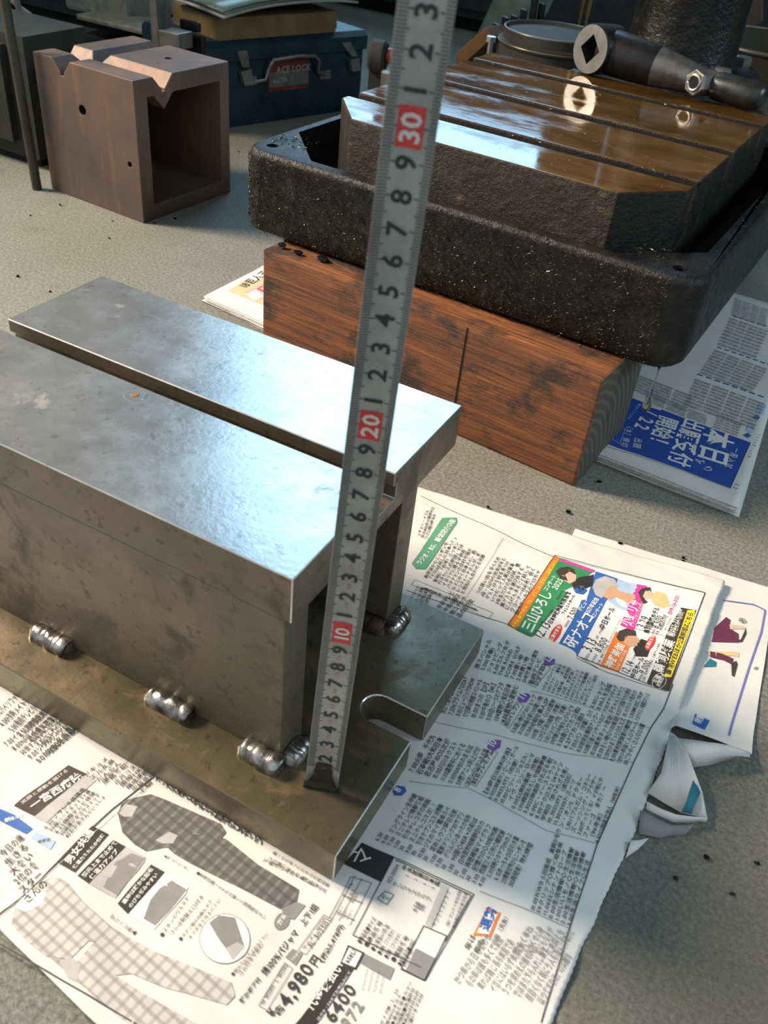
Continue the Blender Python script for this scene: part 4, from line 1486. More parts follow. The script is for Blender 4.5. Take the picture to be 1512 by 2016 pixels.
def build_side_newspaper():
    """second sheet under the right edge of the main one, with a crumpled torn fold"""
    q = [(.02, .165), (.1600, .1830), (.1500, .3380), (.01, .3200)]
    loc = (.09, .25, 0)
    g = thing('newspaper', 'crumpled newspaper with blue ruled frame poking out from under the spread sheet', 'newspaper', loc)
    f = bil(q)

    def h(x, y):
        z = .0007 + .0016 * max(0, noise.noise((x * 26, y * 22, 9)) + .2)
        z += .0055 * sstep(.205, .172, y) * sstep(.09, .12, x)
        return min(z, max(.0006, main_h(x, y) - .0009)) if x < .1165 else z
    bm = bmesh.new()
    flat_sheet(bm, lambda s, t: f(s, t), 50, 50, lambda x, y: (x - loc[0], y - loc[1], h(x, y)))
    o = bm_obj('sheet', bm, M['paper'], g, smooth=True, sheet=True)
    p = Print(lambda x, y, z: (x, y, h(x, y) + z), lambda x, y: at(x, y, .0015))
    p.crop(1200, 1120, 3.475)
    p.line('violet', [(780, 210), (990, 240), (1068, 278), (1040, 430), (960, 660), (805, 1160)], .0011)
    # lower legs of a printed cartoon couple
    p.poly('plum', [(720, 400), (800, 325), (830, 345), (820, 400), (885, 440), (885, 500), (700, 495)], .3)
    p.poly('skinl', [(822, 375), (930, 390), (935, 405), (828, 410)], .4)
    p.poly('sand', [(670, 560), (850, 562), (888, 568), (885, 600), (850, 590), (680, 590)], .35)
    p.poly('brown', [(900, 480), (935, 400), (938, 440), (910, 495), (885, 498), (885, 480)], .5)
    p.poly('plum', [(690, 560), (770, 575), (850, 610), (840, 650), (780, 620), (690, 600)], .4)
    p.poly('brown', [(835, 640), (870, 625), (878, 650), (855, 735), (838, 725)], .5)
    p.poly('teal', [(640, 670), (690, 610), (735, 635), (730, 665)], .3)
    p.text('ink', '®', (925, 378), (950, 350), 1)
    p.poly('blue', [(585, 992), (682, 1045), (635, 1130), (555, 1085)], .3)
    p.text('white', '検索', (605, 1085), (650, 1015), 1, True)
    p.poly('grey', [(1000, 665), (1020, 672), (1010, 690), (985, 680)], .2)
    p.build('print', g, loc)
    # torn, folded-over flap: a strip that stands up and bends back
    V = []

    def strip(name, rails, mat, n=10, th=.0004, par=g):
        bm = bmesh.new()
        rows = []
        for r_ in rails:
            pts = [Vector(a) for a in r_]
            row = []
            for i in range(n + 1):
                t = i / n * (len(pts) - 1)
                k = min(int(t), len(pts) - 2)
                q_ = pts[k].lerp(pts[k + 1], t - k)
                q_ = q_ + Vector((noise.noise(q_ * 90), noise.noise(q_ * 80 + Vector((3, 1, 2))), noise.noise(q_ * 70 + Vector((7, 4, 2))))) * .0012
                row.append(bm.verts.new(q_ - Vector(loc)))
            rows.append(row)
        for a, b in zip(rows, rows[1:]):
            for i in range(n):
                bm.faces.new((a[i], a[i + 1], b[i + 1], b[i]))
        o = bm_obj(name, bm, M[mat], par, smooth=True, sheet=True)
        md = o.modifiers.new('thickness', 'SOLIDIFY')
        md.thickness = th
        return o
    A = lambda x, y, h_: tuple(at(x, y, h_))
    # the sheet's lower edge rolls up into a ridge, then down to the floor
    strip('folded_flap', [[A(1330, 1452, .008), A(1410, 1462, .008), A(1478, 1480, .006)],
                          [A(1352, 1478, .012), A(1410, 1476, .013), A(1476, 1490, .008)],
                          [A(1360, 1512, .004), A(1420, 1502, .003), A(1455, 1492, .002)]], 'paper')
    strip('folded_flap', [[A(1352, 1480, .012), A(1333, 1450, .011), A(1318, 1440, .006)],
                          [A(1382, 1560, .008), A(1345, 1540, .006), A(1300, 1520, .005)],
                          [A(1392, 1612, .004), A(1340, 1600, .003), A(1275, 1560, .003)]], 'paper')
    strip('teal_strip', [[A(1364, 1535, .0105), A(1379, 1560, .0098)], [A(1352, 1580, .0080), A(1368, 1582, .0082)], [A(1345, 1600, .0060), A(1362, 1603, .0058)]], 'i_teal', 6)
    strip('folded_flap', [[A(1276, 1580, .006), A(1330, 1604, .009), A(1392, 1612, .006)],
                          [A(1275, 1596, .004), A(1325, 1618, .005), A(1390, 1620, .0012)]], 'paper')
    strip('underside_page', [[A(1262, 1598, .0035), A(1320, 1624, .004), A(1366, 1622, .003)],
                             [A(1256, 1640, .0010), A(1300, 1650, .001), A(1350, 1640, .0008)]], 'i_grey')
    strip('torn_scrap', [[A(1240, 1655, .003), A(1278, 1652, .003)], [A(1234, 1690, .001), A(1256, 1672, .001)]], 'paper', 4)


build_side_newspaper()


def folded_stack(name, label, quad, n, th, seed, print_fn=None):
    c = np.mean(np.array([q[:2] for q in quad]), axis=0)
    loc = (c[0], c[1], 0)
    g = thing(name, label, 'newspaper', loc)
    rnd = random.Random(seed)
    for k in range(n):
        j = [np.array(q[:2]) + np.array((rnd.uniform(-.0030, .0030), rnd.uniform(-.0035, .0010))) for q in quad]
        if k == n - 1:
            j = [np.array(q[:2]) for q in quad]
        f = bil(j)
        z0 = .0004 + k * th

        def h(x, y):
            return z0 + (.0006 if k else 0) * k / n * noise.noise((x * 18, y * 18, seed)) + .0002 * noise.noise((x * 60, y * 60, seed + k))
        bm = bmesh.new()
        flat_sheet(bm, f, 24, 24, lambda x, y: (x - loc[0], y - loc[1], max(.0003, h(x, y))))
        o = bm_obj('folded_sheet', bm, M['paper'] if k == n - 1 else M['paper_edge' if k % 2 else 'paper'], g, smooth=True, sheet=True)
        md = o.modifiers.new('thickness', 'SOLIDIFY')
        md.thickness = th * .45
        md.offset = -1
    ztop = .0004 + (n - 1) * th
    kk = n - 1

    def surf(x, y, z):
        return (x, y, ztop + .0006 * kk / n * noise.noise((x * 18, y * 18, seed)) + .0002 * noise.noise((x * 60, y * 60, seed + kk)) + z)
    if print_fn:
        p = Print(surf, lambda x, y: at(x, y, ztop))
        print_fn(p)
        p.build('print', g, loc)
    return g


def build_blue_newspaper():
    n, th = 7, .0011
    zt = .0004 + (n - 1) * th
    quad = [at(1180, 893, zt), at(1455, 1000, zt), at(1560, 640, zt), at(1440, 575, zt)]
    quad = [q[:2] for q in quad]
    # right edge continues out of the frame
    a, b = quad[0], quad[1]
    up = np.array(at(1512, 815, zt)[:2]) - b
    up = up / np.linalg.norm(up)
    q2 = [a + (a - b) * .25, b, b + up * .41, a + (a - b) * .25 + up * .41]

    def pf(p):
        p.crop(1100, 580, 3.67)
        p.poly('navy', [(505, 742), (940, 905), (1385, 1072), (1240, 1395), (860, 1255), (430, 1110), (355, 1080), (430, 985)], .2)
        d0 = ((1310, 1000), (1175, 1300))       # vertical on the page runs this way in the picture

        def col(c, s_, P0, P1, wide=1.0, bold=True):
            """characters one after another from P0 to P1 (centre line), upright with tops to the upper right"""
            a_, b_ = p.P(P0), p.P(P1)
            st = (b_ - a_) / len(s_)
            dn = st / np.linalg.norm(st)
            em = np.linalg.norm(st) * wide
            for i, ch in enumerate(s_):
                cen = a_ + st * (i + .5)
                # reading direction = along the column
                p.wtext(c, ch, cen - dn * em * (.5 if ord(ch) > 0x2E7F else .28) + np.array([dn[1], -dn[0]]) * em * .37, dn, em, 1, None, bold, 1)
        col('white', '本日', (1165, 985), (1105, 1225), .95)
        col('white', 'より', (1000, 1180), (1105, 1285), .9, False)
        col('white', '出願受付', (985, 905), (860, 1235), 1.0)
        col('white', '開始！', (800, 890), (700, 1120), 1.0)
        col('white', '1/22', (706, 800), (588, 985), 1.3)
        col('white', '（木）締切', (520, 940), (470, 1105), .85, False)
        col('white', '出願', (575, 1040), (560, 1115), .9, False)
        col('white', '一般入試', (1290, 1110), (1220, 1255), .8, False)
        col('ltblue', '■選択Ⅱ方式利用', (590, 790), (500, 900), .7, False)
        p.frame('ltblue', [(430, 950), (480, 970), (440, 1080), (390, 1050)], .0004)
        p.line('ink', [(1385, 1072), (1240, 1400), (860, 1262), (340, 1095)], .0004)
        col('ink', '22', (1300, 1365), (1270, 1410), .9, False)
        col('ink', '2026年165号', (1450, 1010), (1370, 1180), .7, False)
        p.poly('blue', [(1395, 890), (1430, 870), (1455, 890), (1435, 912)], .4)
        p.poly('blue', [(1330, 1018), (1365, 1000), (1392, 1022), (1365, 1040)], .4)
        p.poly('ltblue', [(1350, 985), (1375, 925), (1420, 945), (1395, 1005)], .3)
        p.poly('ltblue', [(1420, 850), (1450, 780), (1500, 800), (1470, 870)], .3)
        # body text: rows of small marks, blue dashed rules between the bands
        rnd = random.Random(5)
        seed = '新春作文全国小中学校生徒募集案内試験日程学部学科定員発表会場入学願書受付期間書類選考面接合格手続大学院短期東海愛知名古屋岐阜三重静岡経済法文理工医薬看護教育情報国際'
        bands = [((1320, 0), (1700, 150)), ((1255, 150), (1700, 320)), ((1140, 375), (1700, 590)), ((1000, 575), (1600, 800))]
        rows = [((1270, 20), (1520, 110), (1240, 150)), ((1235, 160), (1520, 260), (1140, 365)), ((1130, 395), (1520, 540), (1010, 570)), ((985, 605), (1500, 790), (900, 800))]
        for A_, B_, D_ in rows:
            for part in range(4):
                s0, s1 = part / 4, part / 4 + .225
                mix = lambda s_: (A_[0] + (B_[0] - A_[0]) * s_, A_[1] + (B_[1] - A_[1]) * s_)
                a_ = mix(s0)
                b_ = mix(s1)
                d_ = (a_[0] + D_[0] - A_[0], a_[1] + D_[1] - A_[1])
                p.block('grey', a_, b_, d_, [''.join(rnd.choice(seed) for _ in range(12)) for _ in range(9)], .8)
        for A_, B_, D_ in (((560, 570), (980, 735), (515, 690)), ((640, 700), (1090, 880), (620, 770)), ((1150, 860), (1330, 930), (1110, 960))):
            for part in range(3):
                mix = lambda s_: (A_[0] + (B_[0] - A_[0]) * s_, A_[1] + (B_[1] - A_[1]) * s_)
                a_, b_ = mix(part / 3), mix(part / 3 + .3)
                d_ = (a_[0] + D_[0] - A_[0], a_[1] + D_[1] - A_[1])
                p.block('grey', a_, b_, d_, [''.join(rnd.choice(seed) for _ in range(9)) for _ in range(6)], .8)
        for A_, B_ in (((1000, 575), (1500, 750)), ((1145, 378), (1560, 520)), ((1260, 155), (1600, 260))):
            for k in range(8):
                t0, t1 = k / 8, k / 8 + .085
                p.line('blue', [(A_[0] + (B_[0] - A_[0]) * t0, A_[1] + (B_[1] - A_[1]) * t0), (A_[0] + (B_[0] - A_[0]) * t1, A_[1] + (B_[1] - A_[1]) * t1)], .0022)
    folded_stack('newspaper', 'folded newspaper with blue admission notice beside the timber end', q2, n, th, 11, pf)


build_blue_newspaper()


def build_left_newspaper():
    n, th = 6, .0011
    zt = .0004 + (n - 1) * th
    a, b, c = [np.array(at(*q, zt)[:2]) for q in ((402, 583), (540, 512), (545, 648))]
    e = (b - a)
    quad = [a, c, c + e * 1.6, a + e * 1.6]

    def pf(p):
        p.crop(380, 450, 1.718)
        p.poly('sand', [(118, 210), (180, 172), (300, 110), (300, 260), (235, 258)], .1)
        p.poly('white', [(180, 172), (300, 105), (300, 130), (205, 180)], .3)
        p.poly('pinkish', [(175, 215), (300, 150), (300, 290), (235, 245)], .3)
        p.poly('red', [(215, 205), (300, 160), (300, 250), (262, 228)], .4)
        p.poly('white', [(180, 222), (212, 208), (240, 230), (206, 246)], .6)
        p.text('ink', '18巨人王', (176, 203), (262, 150), 1.0, True)
        p.line('grey', [(60, 205), (250, 125)], .0005)
        p.text('white', '新聞', (240, 212), (275, 195), 1)
    folded_stack('newspaper', 'folded newspaper with red coupon panel tucked against the timber', quad, n, th, 23, pf)


build_left_newspaper()


# ================================================================ things further back
def on_plane(x, y, P0, nrm):
    d = ray(x, y)
    return CC + d * (np.dot(np.array(P0) - CC, nrm) / np.dot(d, nrm))


TBA = math.radians(71.75)
TB0 = np.array([-.6642, 1.1718, 0.0])


def build_toolbox():
    g = thing('toolbox', 'worn blue metal toolbox with wire handle behind the hollow box block', 'toolbox', tuple(TB0), TBA)
    c, s = math.cos(TBA), math.sin(TBA)

    def fl(x, y, off=0.0):              # pixel -> local (x, z) on the front face
        P = on_plane(x, y, TB0, np.array([s, -c, 0])) - TB0
        return c * P[0] + s * P[1], P[2]
    L, D, Hb = .300, .150, .1000
    bm = bmesh.new()
    box(bm, -L, 0, 0, D, 0, Hb)
    bm_obj('body', bm, M['tool_blue'], g, bevel=.004, seg=2)
    bm = bmesh.new()
    pr = [(-.005, .091), (D + .005, .091), (D + .005, .110), (D - .004, .1165), (.004, .1165), (-.005, .110)]
    add_prism(bm, pr, lambda p: (-L - .004, p[0], p[1]), lambda p: (.004, p[0], p[1]))
    bm_obj('lid', bm, M['tool_blue'], g, bevel=.002, seg=2)
    # wire handle
    bm = bmesh.new()
    px = [(496, 160), (520, 156), (522, 130), (530, 115), (580, 107), (612, 107), (620, 116), (622, 140), (634, 146)]
    tube(bm, [(fl(*q)[0], -.010 if 1 < i < 7 else -.004, fl(*q)[1]) for i, q in enumerate(px)], .0030, 8)
    bm_obj('handle', bm, M['dull_steel'], g, smooth=True)
    for q in ((490, 158), (637, 146)):
        x, z = fl(*q)
        bm = bmesh.new()
        box(bm, x - .010, x + .010, -.005, .001, z - .006, z + .006)
        bm_obj('handle_bracket', bm, M['dull_steel'], g, bevel=.001, seg=1)
    # label
    x0, z1 = fl(528, 118)
    x1, z0 = fl(606, 172)
    bm = bmesh.new()
    box(bm, x0, x1, -.0012, .0005, z0, z1, 0)
    lb = bm_obj('label_plate', bm, M['label_red'], g)
    zm = z0 + (z1 - z0) * .34
    bm = bmesh.new()
    box(bm, x0 + .001, x1 - .001, -.0018, -.0010, zm - .009, zm + .012, 0)
    bm_obj('label_panel', bm, M['dull_steel'], lb)
    V, F = [], []
    for txt, xs, zs, em in (('ACE LOCK', x0 + .014, z1 - .019, .0125), ('4-CTR', x0 + .008, zm - .003, .009)):
        xx = xs
        for ch in txt:
            co, fs, adv = glyph(ch, True)
            b = len(V)
            V += [(xx + q[0] * em, -.0021, zs + q[1] * em) for q in co]
            F += [tuple(k + b for k in f) for f in fs]
            xx += adv * em
    me = bpy.data.meshes.new('lettering')
    me.from_pydata(V, [], F)
    me.materials.append(M['off_white'])
    link_obj('lettering', me, lb)
    # latches
    for top, bot in (((472, 98), (480, 164)), ((676, 82), (692, 138))):
        xa, za = fl(*top)
        xb, zb = fl(*bot)
        bm = bmesh.new()
        add_prism(bm, [(xa - .009, za), (xa + .009, za), (xb + .006, (za + zb) / 2), (xb - .006, (za + zb) / 2)], lambda p: (p[0], -.0065, p[1]), lambda p: (p[0], -.001, p[1]))
        add_prism(bm, [(xb - .011, (za + zb) / 2 - .004), (xb + .007, (za + zb) / 2 - .002), (xb + .013, zb), (xb - .005, zb)], lambda p: (p[0], -.009, p[1]), lambda p: (p[0], -.001, p[1]))
        bm_obj('latch', bm, M['dull_steel'], g, bevel=.001, seg=1)
    # carton and magazine on the lid
    ZL = .1170
    cb = thing('carton', 'flat yellow-brown carton lying on the blue toolbox', 'carton', (TB0[0] - .02, TB0[1] - .055, ZL), TBA)
    bm = bmesh.new()
    box(bm, -.215, 0, 0, .115, 0, .028)
    bm_obj('carton_body', bm, M['card'], cb, bevel=.0015, seg=2)
    bm = bmesh.new()
    add_prism(bm, [(0, .0285), (.004, .012), (.0045, .004), (.003, .004), (.0015, .012)], lambda p: (p[0], .002, p[1]), lambda p: (p[0], .112, p[1]))
    bm_obj('carton_flap', bm, M['card'], cb)
    mg = thing('magazine', 'dog-eared magazine sagging over the yellow-brown carton', 'magazine', (TB0[0] - .02, TB0[1] - .055, ZL + .029), TBA + .06)
    for k, (mat, oz, ov) in enumerate((('off_white', 0, 0), ('grey_cast', .0034, .004), ('pale_green', .0062, -.002))):
        bm = bmesh.new()
        n = 16
        rows = []
        for i in range(n + 1):
            t = i / n
            x = -.225 + .262 * t
            z = .0015 + oz + .010 * math.sin(t * 2.4 + .6) * (.5 + .5 * t) - .006 * (1 - t) ** 2 + .0085
            rows.append([bm.verts.new((x + ov, y, z + .003 * math.sin(y * 20 + t * 3))) for y in (-.012 + .004 * math.sin(t * 7), .03, .07, .112)])
        for a, b in zip(rows, rows[1:]):
            for i in range(3):
                bm.faces.new((a[i], b[i], b[i + 1], a[i + 1]))
        o = bm_obj('page_block' if k == 0 else 'page', bm, M[mat], mg, smooth=True, sheet=True)
        md = o.modifiers.new('thickness', 'SOLIDIFY')
        md.thickness = .003 if k == 0 else .0008


build_toolbox()


def solid(name, label, cat, shapes, mat, bevel=.002, group=None, seg=2, smooth=False):
    """one-mesh thing: shapes(bm) in world coordinates, origin moved to its base centre"""
    bm = bmesh.new()
    shapes(bm)
    lo = Vector([min(v.co[i] for v in bm.verts) for i in range(3)])
    hi = Vector([max(v.co[i] for v in bm.verts) for i in range(3)])
    c = Vector(((lo.x + hi.x) / 2, (lo.y + hi.y) / 2, lo.z))
    bmesh.ops.translate(bm, verts=bm.verts[:], vec=-c)
    o = bm_obj(name, bm, mat, None, smooth=smooth, bevel=bevel, seg=seg, autosmooth=40 if smooth else None)
    o.location = c
    return tag(o, label, cat, group)


def ybox(bm, p0, p1, Y, dep, z0=None, z1=None):
    """axis box whose front face covers pixels p0 (upper left) .. p1 (lower right) on the plane y = Y"""
    a, b = aty(*p0, Y), aty(*p1, Y)
    zt = max(a[2], b[2]) if z1 is None else z1
    zb = min(a[2], b[2]) if z0 is None else z0
    return box(bm, a[0], b[0], Y, Y + dep, zb, zt)


def build_background():
    # added dark backdrop, shaped as a low cabinet, to darken the far view
    cab = thing('backdrop_cabinet', 'added dark backdrop cabinet running along the back of the workshop', 'cabinet', (-.75, 1.95, 0))
    bm = bmesh.new()
    box(bm, -1.55, 1.65, 0, .38, .03, .42)
    bm_obj('carcass', bm, M['dark_metal'], cab, bevel=.004)
    for k in range(4):
        bm = bmesh.new()
        box(bm, -1.53 + .79 * k, -.77 + .79 * k, -.014, 0, .05, .40)
        d = bm_obj('door', bm, M['dark_metal'], cab, bevel=.003)
        bm = bmesh.new()
        box(bm, -.82 + .79 * k, -.80 + .79 * k, -.03, -.014, .2, .28)
        bm_obj('door_handle', bm, M['dull_steel'], d, bevel=.002)
    bm = bmesh.new()
    box(bm, -1.5, 1.6, .03, .35, 0, .03)
    bm_obj('plinth', bm, M['hole'], cab)

    mc = thing('added_dark_cabinet', 'added dark cabinet hiding lit floor behind the pale grey machine foot', 'cabinet', (-1.45, 1.24, 0))  # added to cover the window-lit floor in this corner
    bm = bmesh.new()
    box(bm, -.5, .44, 0, .30, .02, .46)
    bm_obj('carcass', bm, M['dark_metal'], mc, bevel=.004)
    for k in range(2):
        bm = bmesh.new()
        box(bm, -.48 + .46 * k, -.04 + .46 * k, -.012, 0, .05, .44)
        bm_obj('door', bm, M['dark_metal'], mc, bevel=.003)
    bm = bmesh.new()
    box(bm, -.46, .40, .02, .28, 0, .02)
    bm_obj('plinth', bm, M['hole'], mc)
    # grey machine foot behind the box block
    Y = .955
    g = thing('machine_pedestal', 'pale grey painted machine foot behind the hollow box block', 'machine', tuple(np.array([aty(225, 60, Y)[0], Y, 0])))
    o = np.array(g.location)

    def mf(name, p0, p1, dy, dep, mat, z0=None, z1=None, bev=.003):
        bm = bmesh.new()
        ybox(bm, p0, p1, Y + dy, dep, z0, z1)
        bmesh.ops.translate(bm, verts=bm.verts[:], vec=-Vector(o))
        return bm_obj(name, bm, M[mat], g, bevel=bev)
    mf('foot_plate', (150, 38), (299, 62), 0, .11, 'grey_cast')
    mf('casting', (128, 10), (252, 46), .05, .16, 'grey_cast', None, .24, .006)
    mf('stand', (158, 64), (290, 100), .02, .12, 'dark_metal', 0, None)

    # steel angle bracket
    Y = .84
    a = aty(313, 84, Y)
    solid('angle_bracket', 'bare steel angle bracket leaning upright behind the hollow box block', 'bracket',
          lambda bm: (add_prism(bm, [(a[0] - .012, 0), (a[0] + .0, 0), (a[0] - .002, .205), (a[0] - .016, .215), (a[0] - .05, .222), (a[0] - .05, .214), (a[0] - .019, .206), (a[0] - .013, .199)], lambda p: (p[0], Y, p[1]), lambda p: (p[0], Y + .03, p[1])),
                      box(bm, a[0], a[0] + .034, Y, Y + .03, a[2] - .004, a[2] + .016)), M['dull_steel'], .0012)
    # brown board and black motor
    solid('brown_board', 'tall brown fibreboard panel standing behind the blue toolbox', 'board', lambda bm: ybox(bm, (330, -10), (424, 90), 1.18, .02, 0, .36), M['card_dim'])
    solid('black_motor', 'squat black electric motor in front of the brown board', 'motor',
          lambda bm: (ybox(bm, (342, 60), (400, 92), .880, .008, 0), ybox(bm, (352, 36), (392, 66), .881, .006)), M['black_steel'], .004)
    P = aty(436, 50, 1.06)

    def rag(bm):
        n = 12
        rows = []
        for j, (r, z) in enumerate(((.013, .1172), (.016, .124), (.012, .134), (.008, .145))):
            rows.append([bm.verts.new((P[0] + r * (1 + .35 * math.sin(3 * k + j)) * math.cos(2 * math.pi * k / n), P[1] + r * math.sin(2 * math.pi * k / n), z + (.006 * math.sin(k * 2.3) if j == 3 else 0))) for k in range(n)])
        for p_, q_ in zip(rows, rows[1:]):
            for k in range(n):
                bm.faces.new((p_[k], p_[(k + 1) % n], q_[(k + 1) % n], q_[k]))
        bm.faces.new(rows[0][::-1])
        bm.faces.new(rows[-1])
    solid('white_rag', 'twisted white rag on the end of the blue toolbox', 'rag', rag, M['off_white'], 0, smooth=True)

    # left edge: green cabinet, pole, cables
    Y = .605
    b = aty(66, 230, Y)
    g = thing('green_locker', 'dull green painted locker at the left of the hollow box block', 'locker', (b[0] - .2, Y, 0))
    bm = bmesh.new()
    box(bm, -.35, .2, .0, .10, .012, .150)
    bm_obj('locker_body', bm, M['green_paint'], g, bevel=.004)
    bm = bmesh.new()
    box(bm, -.33, .17, -.010, .0, .03, .138)
    bm_obj('locker_door', bm, M['green_paint'], g, bevel=.002)
    bm = bmesh.new()
    box(bm, -.34, .19, .01, .09, 0, .012)
    bm_obj('locker_base', bm, M['hole'], g)
    xp = aty(26, 60, Y - .05)
    solid('steel_pipe', 'thin olive steel pipe standing in front of the green locker', 'pipe', lambda bm: tube(bm, [(xp[0], Y - .05, 0), (xp[0] - .004, Y - .052, .2), (xp[0] - .006, Y - .05, .44)], .0055, 12), M['olive'], 0, smooth=True)
    for i, (pts, r, lab) in enumerate((([(38, 20), (48, 60), (72, 92), (95, 115)], .004, 'grey cable drooping past the green locker to the box block'), ([(20, 0), (60, 30), (80, 72), (88, 100)], .0035, 'thin grey cable looping over the olive steel pipe'))):
        Q = [aty(x, y, .74 + .03 * i + .004 * k) for k, (x, y) in enumerate(pts)]
        Q = [np.array([Q[0][0] - .05, .74 + .03 * i, .36])] + Q + [np.array([Q[-1][0] + .01, .76 + .03 * i, .06]), np.array([Q[-1][0] + .03, .77 + .03 * i, .002 + r])]
        solid('cable', lab, 'cable', lambda bm: tube(bm, Q, r, 8), M['cable'], 0, smooth=True)

    # red handled tool between toolbox and drill base
    Y = 1.02
    a = aty(743, 112, Y)
    g = thing('seaming_roller', 'grey roller tool with a red handle beside the blue toolbox', 'tool', (a[0], Y, 0))
    bm = bmesh.new()
    lathe(bm, [(0, .018), (.004, .0215), (.02, .0215), (.024, .018)], (-.012, 0, a[2]), (1, .3, 0), 24)
    bm_obj('roller', bm, M['tin'], g, smooth=True, autosmooth=40)
    bm = bmesh.new()
    lathe(bm, [(0, .0105), (.055, .0105), (.06, .008)], (.013, .006, a[2] + .003), (1, .3, 0), 16)
    bm_obj('red_handle', bm, M['red_paint'], g, smooth=True, autosmooth=40)
    bm = bmesh.new()
    box(bm, -.012, .012, .0, .03, 0, a[2] - .017)
    bm_obj('stand', bm, M['dark_metal'], g, bevel=.002)
    a = aty(760, 150, .985)
    solid('steel_slab', 'small pale steel slab standing near the red handled roller', 'steel block', lambda bm: box(bm, a[0] - .009, a[0] + .03, .985, 1.01, 0, a[2] + .006), M['dull_steel'], .003)

    # round tin
    Y = 1.14
    c = aty(1092, 80, Y)
    rT = .0765
    zt = .1720
    g = thing('tin_can', 'wide dull tin with a rimmed lid behind the drill press table', 'tin', (c[0], Y, 0))
    bm = bmesh.new()
    lathe(bm, [(0, rT - .002), (.003, rT), (zt - .020, rT), (zt - .018, rT + .0022), (zt - .013, rT + .0022), (zt - .011, rT - .003), (zt - .004, rT - .003)], (0, 0, 0), (0, 0, 1), 56)
    bm_obj('can_body', bm, M['tin'], g, smooth=True, autosmooth=40)
    bm = bmesh.new()
    lathe(bm, [(zt - .0045, rT - .003), (zt + .001, rT - .0028), (zt + .0014, rT - .006), (zt - .003, rT - .0075), (zt - .003, .0002)], (0, 0, 0), (0, 0, 1), 56, 0, False)
    bm_obj('can_lid', bm, M['tin'], g, smooth=True, autosmooth=40)
    for zz, rr in ((zt - .0155, rT + .0022), (zt + .0006, rT - .0040)):
        bm = bmesh.new()
        tube(bm, [(rr * math.cos(2 * math.pi * i / 56), rr * math.sin(2 * math.pi * i / 56), zz) for i in range(57)], .0014, 6)
        bm_obj('rim', bm, M['tin_rim'], g, smooth=True)

    # offcut, bolt and nut near the far corner of the table
    Y = 1.10
    q = [aty(x, y, Y) for x, y in ((899, 104), (955, 54), (972, 72), (915, 124))]
    solid('wood_offcut', 'tilted orange-brown wood offcut behind the slotted table', 'wood offcut',
          lambda bm: add_prism(bm, [(p_[0], p_[2]) for p_ in q] + [(q[3][0] + .01, 0), (q[0][0] + .01, 0)], lambda p: (p[0], Y, p[1]), lambda p: (p[0] + .004, Y + .05, p[1])), M['offcut'], .001)
    b0 = tl(-.3300, .3930, PT)
    g = thing('hex_bolt', 'bright hex bolt standing head up on the rear rim of the pan', 'bolt', tuple(b0))
    bm = bmesh.new()
    lathe(bm, [(0, .0030), (.034, .0030)], (0, 0, 0), (0, 0, 1), 12)
    bm_obj('shank', bm, M['bare_steel'], g, smooth=True, autosmooth=40)
    bm = bmesh.new()
    lathe(bm, [(.034, .0058), (.0395, .0058)], (0, 0, 0), (0, 0, 1), 6)
    bm_obj('head', bm, M['bare_steel'], g)
    b1 = tl(-.3190, .3450, TT - .0015)

    # green plastic sheet and bundled flat bars
    Y = 1.42
    q = [aty(x, y, Y) for x, y in ((938, 62), (985, -40), (1062, -40), (1030, 40), (975, 85))]
    solid('plastic_jug', 'pale green plastic jug behind the wood offcut', 'jug', lambda bm: add_prism(bm, [(p_[0], p_[2]) for p_ in q] + [(q[4][0], 0), (q[0][0], 0)], lambda p: (p[0], Y, p[1]), lambda p: (p[0] + .01, Y + .10, p[1])), M['pale_green'], .012, seg=3)
    bars = [(968, 48, 'shortest of the leaning black flat bars beside the pale green jug'), (986, 35, 'second of the leaning black flat bars from the pale green jug'), (1003, 32, 'third of the leaning black flat bars from the pale green jug'), (1022, 20, 'fourth of the leaning black flat bars from the pale green jug'), (1044, -6, 'leaning black flat bar standing apart, next to the brass rods'), (1058, 8, 'last leaning black flat bar, its end rounded, toward the brass rods')]
    for i, (x, yt, lab) in enumerate(bars):
        Yb = 1.30 + .012 * i
        t = aty(x + 8, yt, Yb)
        bt = aty(x - 4, 110, Yb)
        solid('flat_bar', lab, 'steel bar', lambda bm: add_prism(bm, [(bt[0] - .003, 0), (bt[0] + .008, 0), (t[0] + .006, t[2]), (t[0] - .005, t[2] + .002)], lambda p: (p[0], Yb, p[1]), lambda p: (p[0], Yb + .006, p[1])), M['black_steel'], .001, 'black flat bars leaning behind the tin')
    for x, lab in ((1143, 'brass rod standing behind the tin, closer to the flat bars'), (1156, 'brass rod standing behind the tin, closer to the column')):
        t = aty(x, 32, 1.62)
        solid('brass_rod', lab, 'rod', lambda bm: (lathe(bm, [(t[2], .0042), (t[2] + .3, .0042)], (t[0], 1.62, 0), (0, 0, 1), 14), lathe(bm, [(0, .003), (t[2], .003)], (t[0], 1.62, 0), (0, 0, 1), 10)), M['brass'], 0, 'brass rods behind the tin', smooth=True)

    # bucket, tan board and post at the right
    Y = 1.42
    c = aty(1500, 85, Y)
    g = thing('metal_bucket', 'olive metal bucket with a rolled rim behind the column flange', 'bucket', (c[0] + .02, Y, 0))
    rb = .125
    bm = bmesh.new()
    zt = c[2] + .004
    lathe(bm, [(0, rb * .86), (zt, rb), (zt, rb - .003), (.004, rb * .86 - .003), (.004, .0002)], (0, 0, 0), (0, 0, 1), 48, 0, False)
    bm_obj('bucket_wall', bm, M['olive'], g, smooth=True, autosmooth=40)
    bm = bmesh.new()
    tube(bm, [((rb + .001) * math.cos(2 * math.pi * i / 48), (rb + .001) * math.sin(2 * math.pi * i / 48), zt) for i in range(49)], .0032, 6)
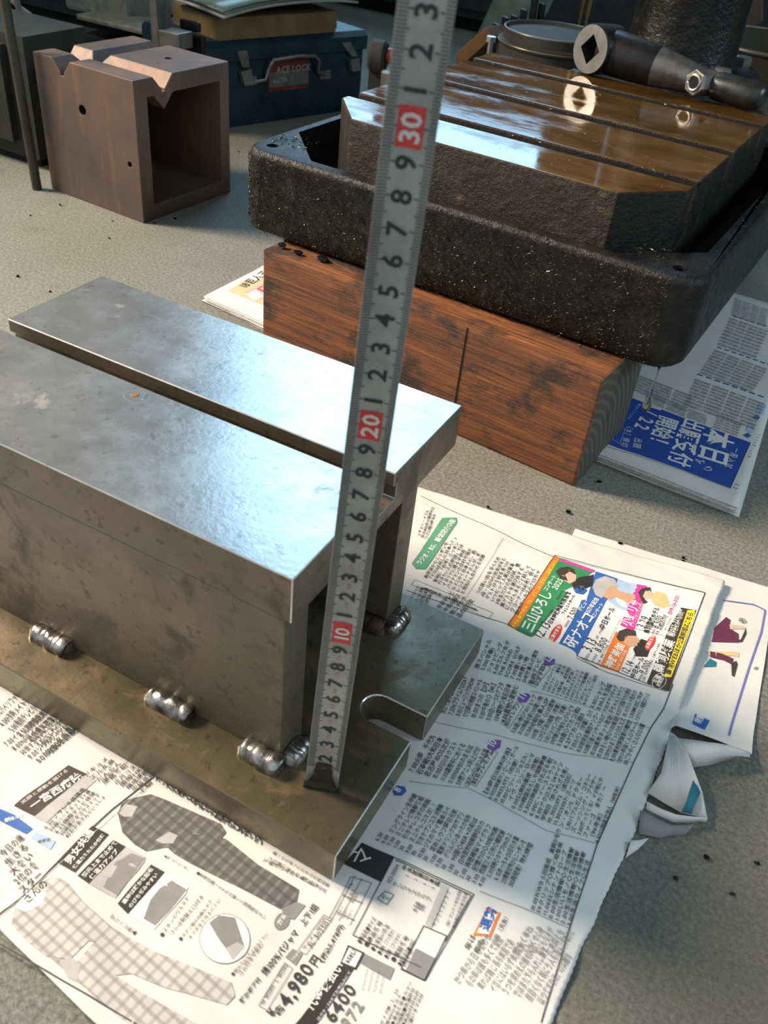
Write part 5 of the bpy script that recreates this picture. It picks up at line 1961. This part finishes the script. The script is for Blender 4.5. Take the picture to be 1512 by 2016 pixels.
    bm_obj('rim', bm, M['tin_rim'], g, smooth=True)
    q = [aty(x, y, 1.60) for x, y in ((1418, -20), (1500, -20), (1500, 42), (1470, 62), (1420, 52))]
    solid('tan_board', 'tan cut board leaning behind the olive bucket', 'board', lambda bm: add_prism(bm, [(p_[0], p_[2]) for p_ in q[:3]] + [(q[3][0], q[3][2]), (q[3][0] - .01, 0), (q[4][0], 0)], lambda p: (p[0], 1.60, p[1]), lambda p: (p[0], 1.615, p[1])), M['tan'], .001)
    a = aty(1500, 190, 1.08)
    solid('wooden_post', 'weathered wooden post standing beside the drill press column', 'post', lambda bm: add_prism(bm, [(a[0] - .012, 0), (a[0] + .06, 0), (a[0] + .085, .45), (a[0] + .03, .45)], lambda p: (p[0], 1.08, p[1]), lambda p: (p[0], 1.13, p[1])), plain('weathered_wood', (.20, .185, .14), .8, 0, .3, 30), .003)


build_background()


# ================================================================ crumbs
def build_crumbs():
    rnd = random.Random(12)

    def lump(r):
        bm = bmesh.new()
        bmesh.ops.create_icosphere(bm, subdivisions=1, radius=r)
        for v in bm.verts:
            v.co = Vector((v.co.x * 1.3, v.co.y, v.co.z * .7)) * rnd.uniform(.7, 1.3)
        lo = min(v.co.z for v in bm.verts)
        for v in bm.verts:
            v.co.z -= lo
        return bm
    c, s = math.cos(WR), math.sin(WR)
    for (x, y), lab in (((556, 487), 'oily black chip on the timber, at its far end from the blue notice'), ((587, 500), 'oily black chip on the timber, between the other two chips'), ((634, 512), 'largest oily black chip on the timber, close to the tape blade')):
        P = at(x, y, .0960)
        o = bm_obj('metal_chip', lump(.0032 if y < 505 else .0042), M['chip_dark'], None)
        o.location = (P[0], P[1], .0958)
        tag(o, lab, 'metal chip', 'chips on the timber')
    for x, y in ((35, 545), (98, 575), (215, 470), (180, 395), (118, 405), (222, 436), (305, 440), (345, 432), (1118, 1010), (1220, 1072), (1345, 1100), (1345, 1107), (960, 1000), (1390, 1690), (1440, 1760), (1330, 1730), (1180, 950), (1140, 905), (60, 425), (470, 300), (1490, 1700)):
        P = at(x, y)
        o = bm_obj('crumb', lump(rnd.uniform(.0009, .0018)), M['chip_dark'], None)
        o.location = (P[0], P[1], .0001)
        if P[0] < -.3:
            lab = 'tiny dark crumb of swarf on the floor around the hollow box block'
        elif P[1] > .29:
            lab = 'tiny dark crumb of swarf on the floor between timber and spread newspaper'
        else:
            lab = 'tiny dark crumb of swarf on the damp floor past the crumpled newspaper'
        tag(o, lab, 'crumb', 'crumbs ' + lab[32:])


build_crumbs()
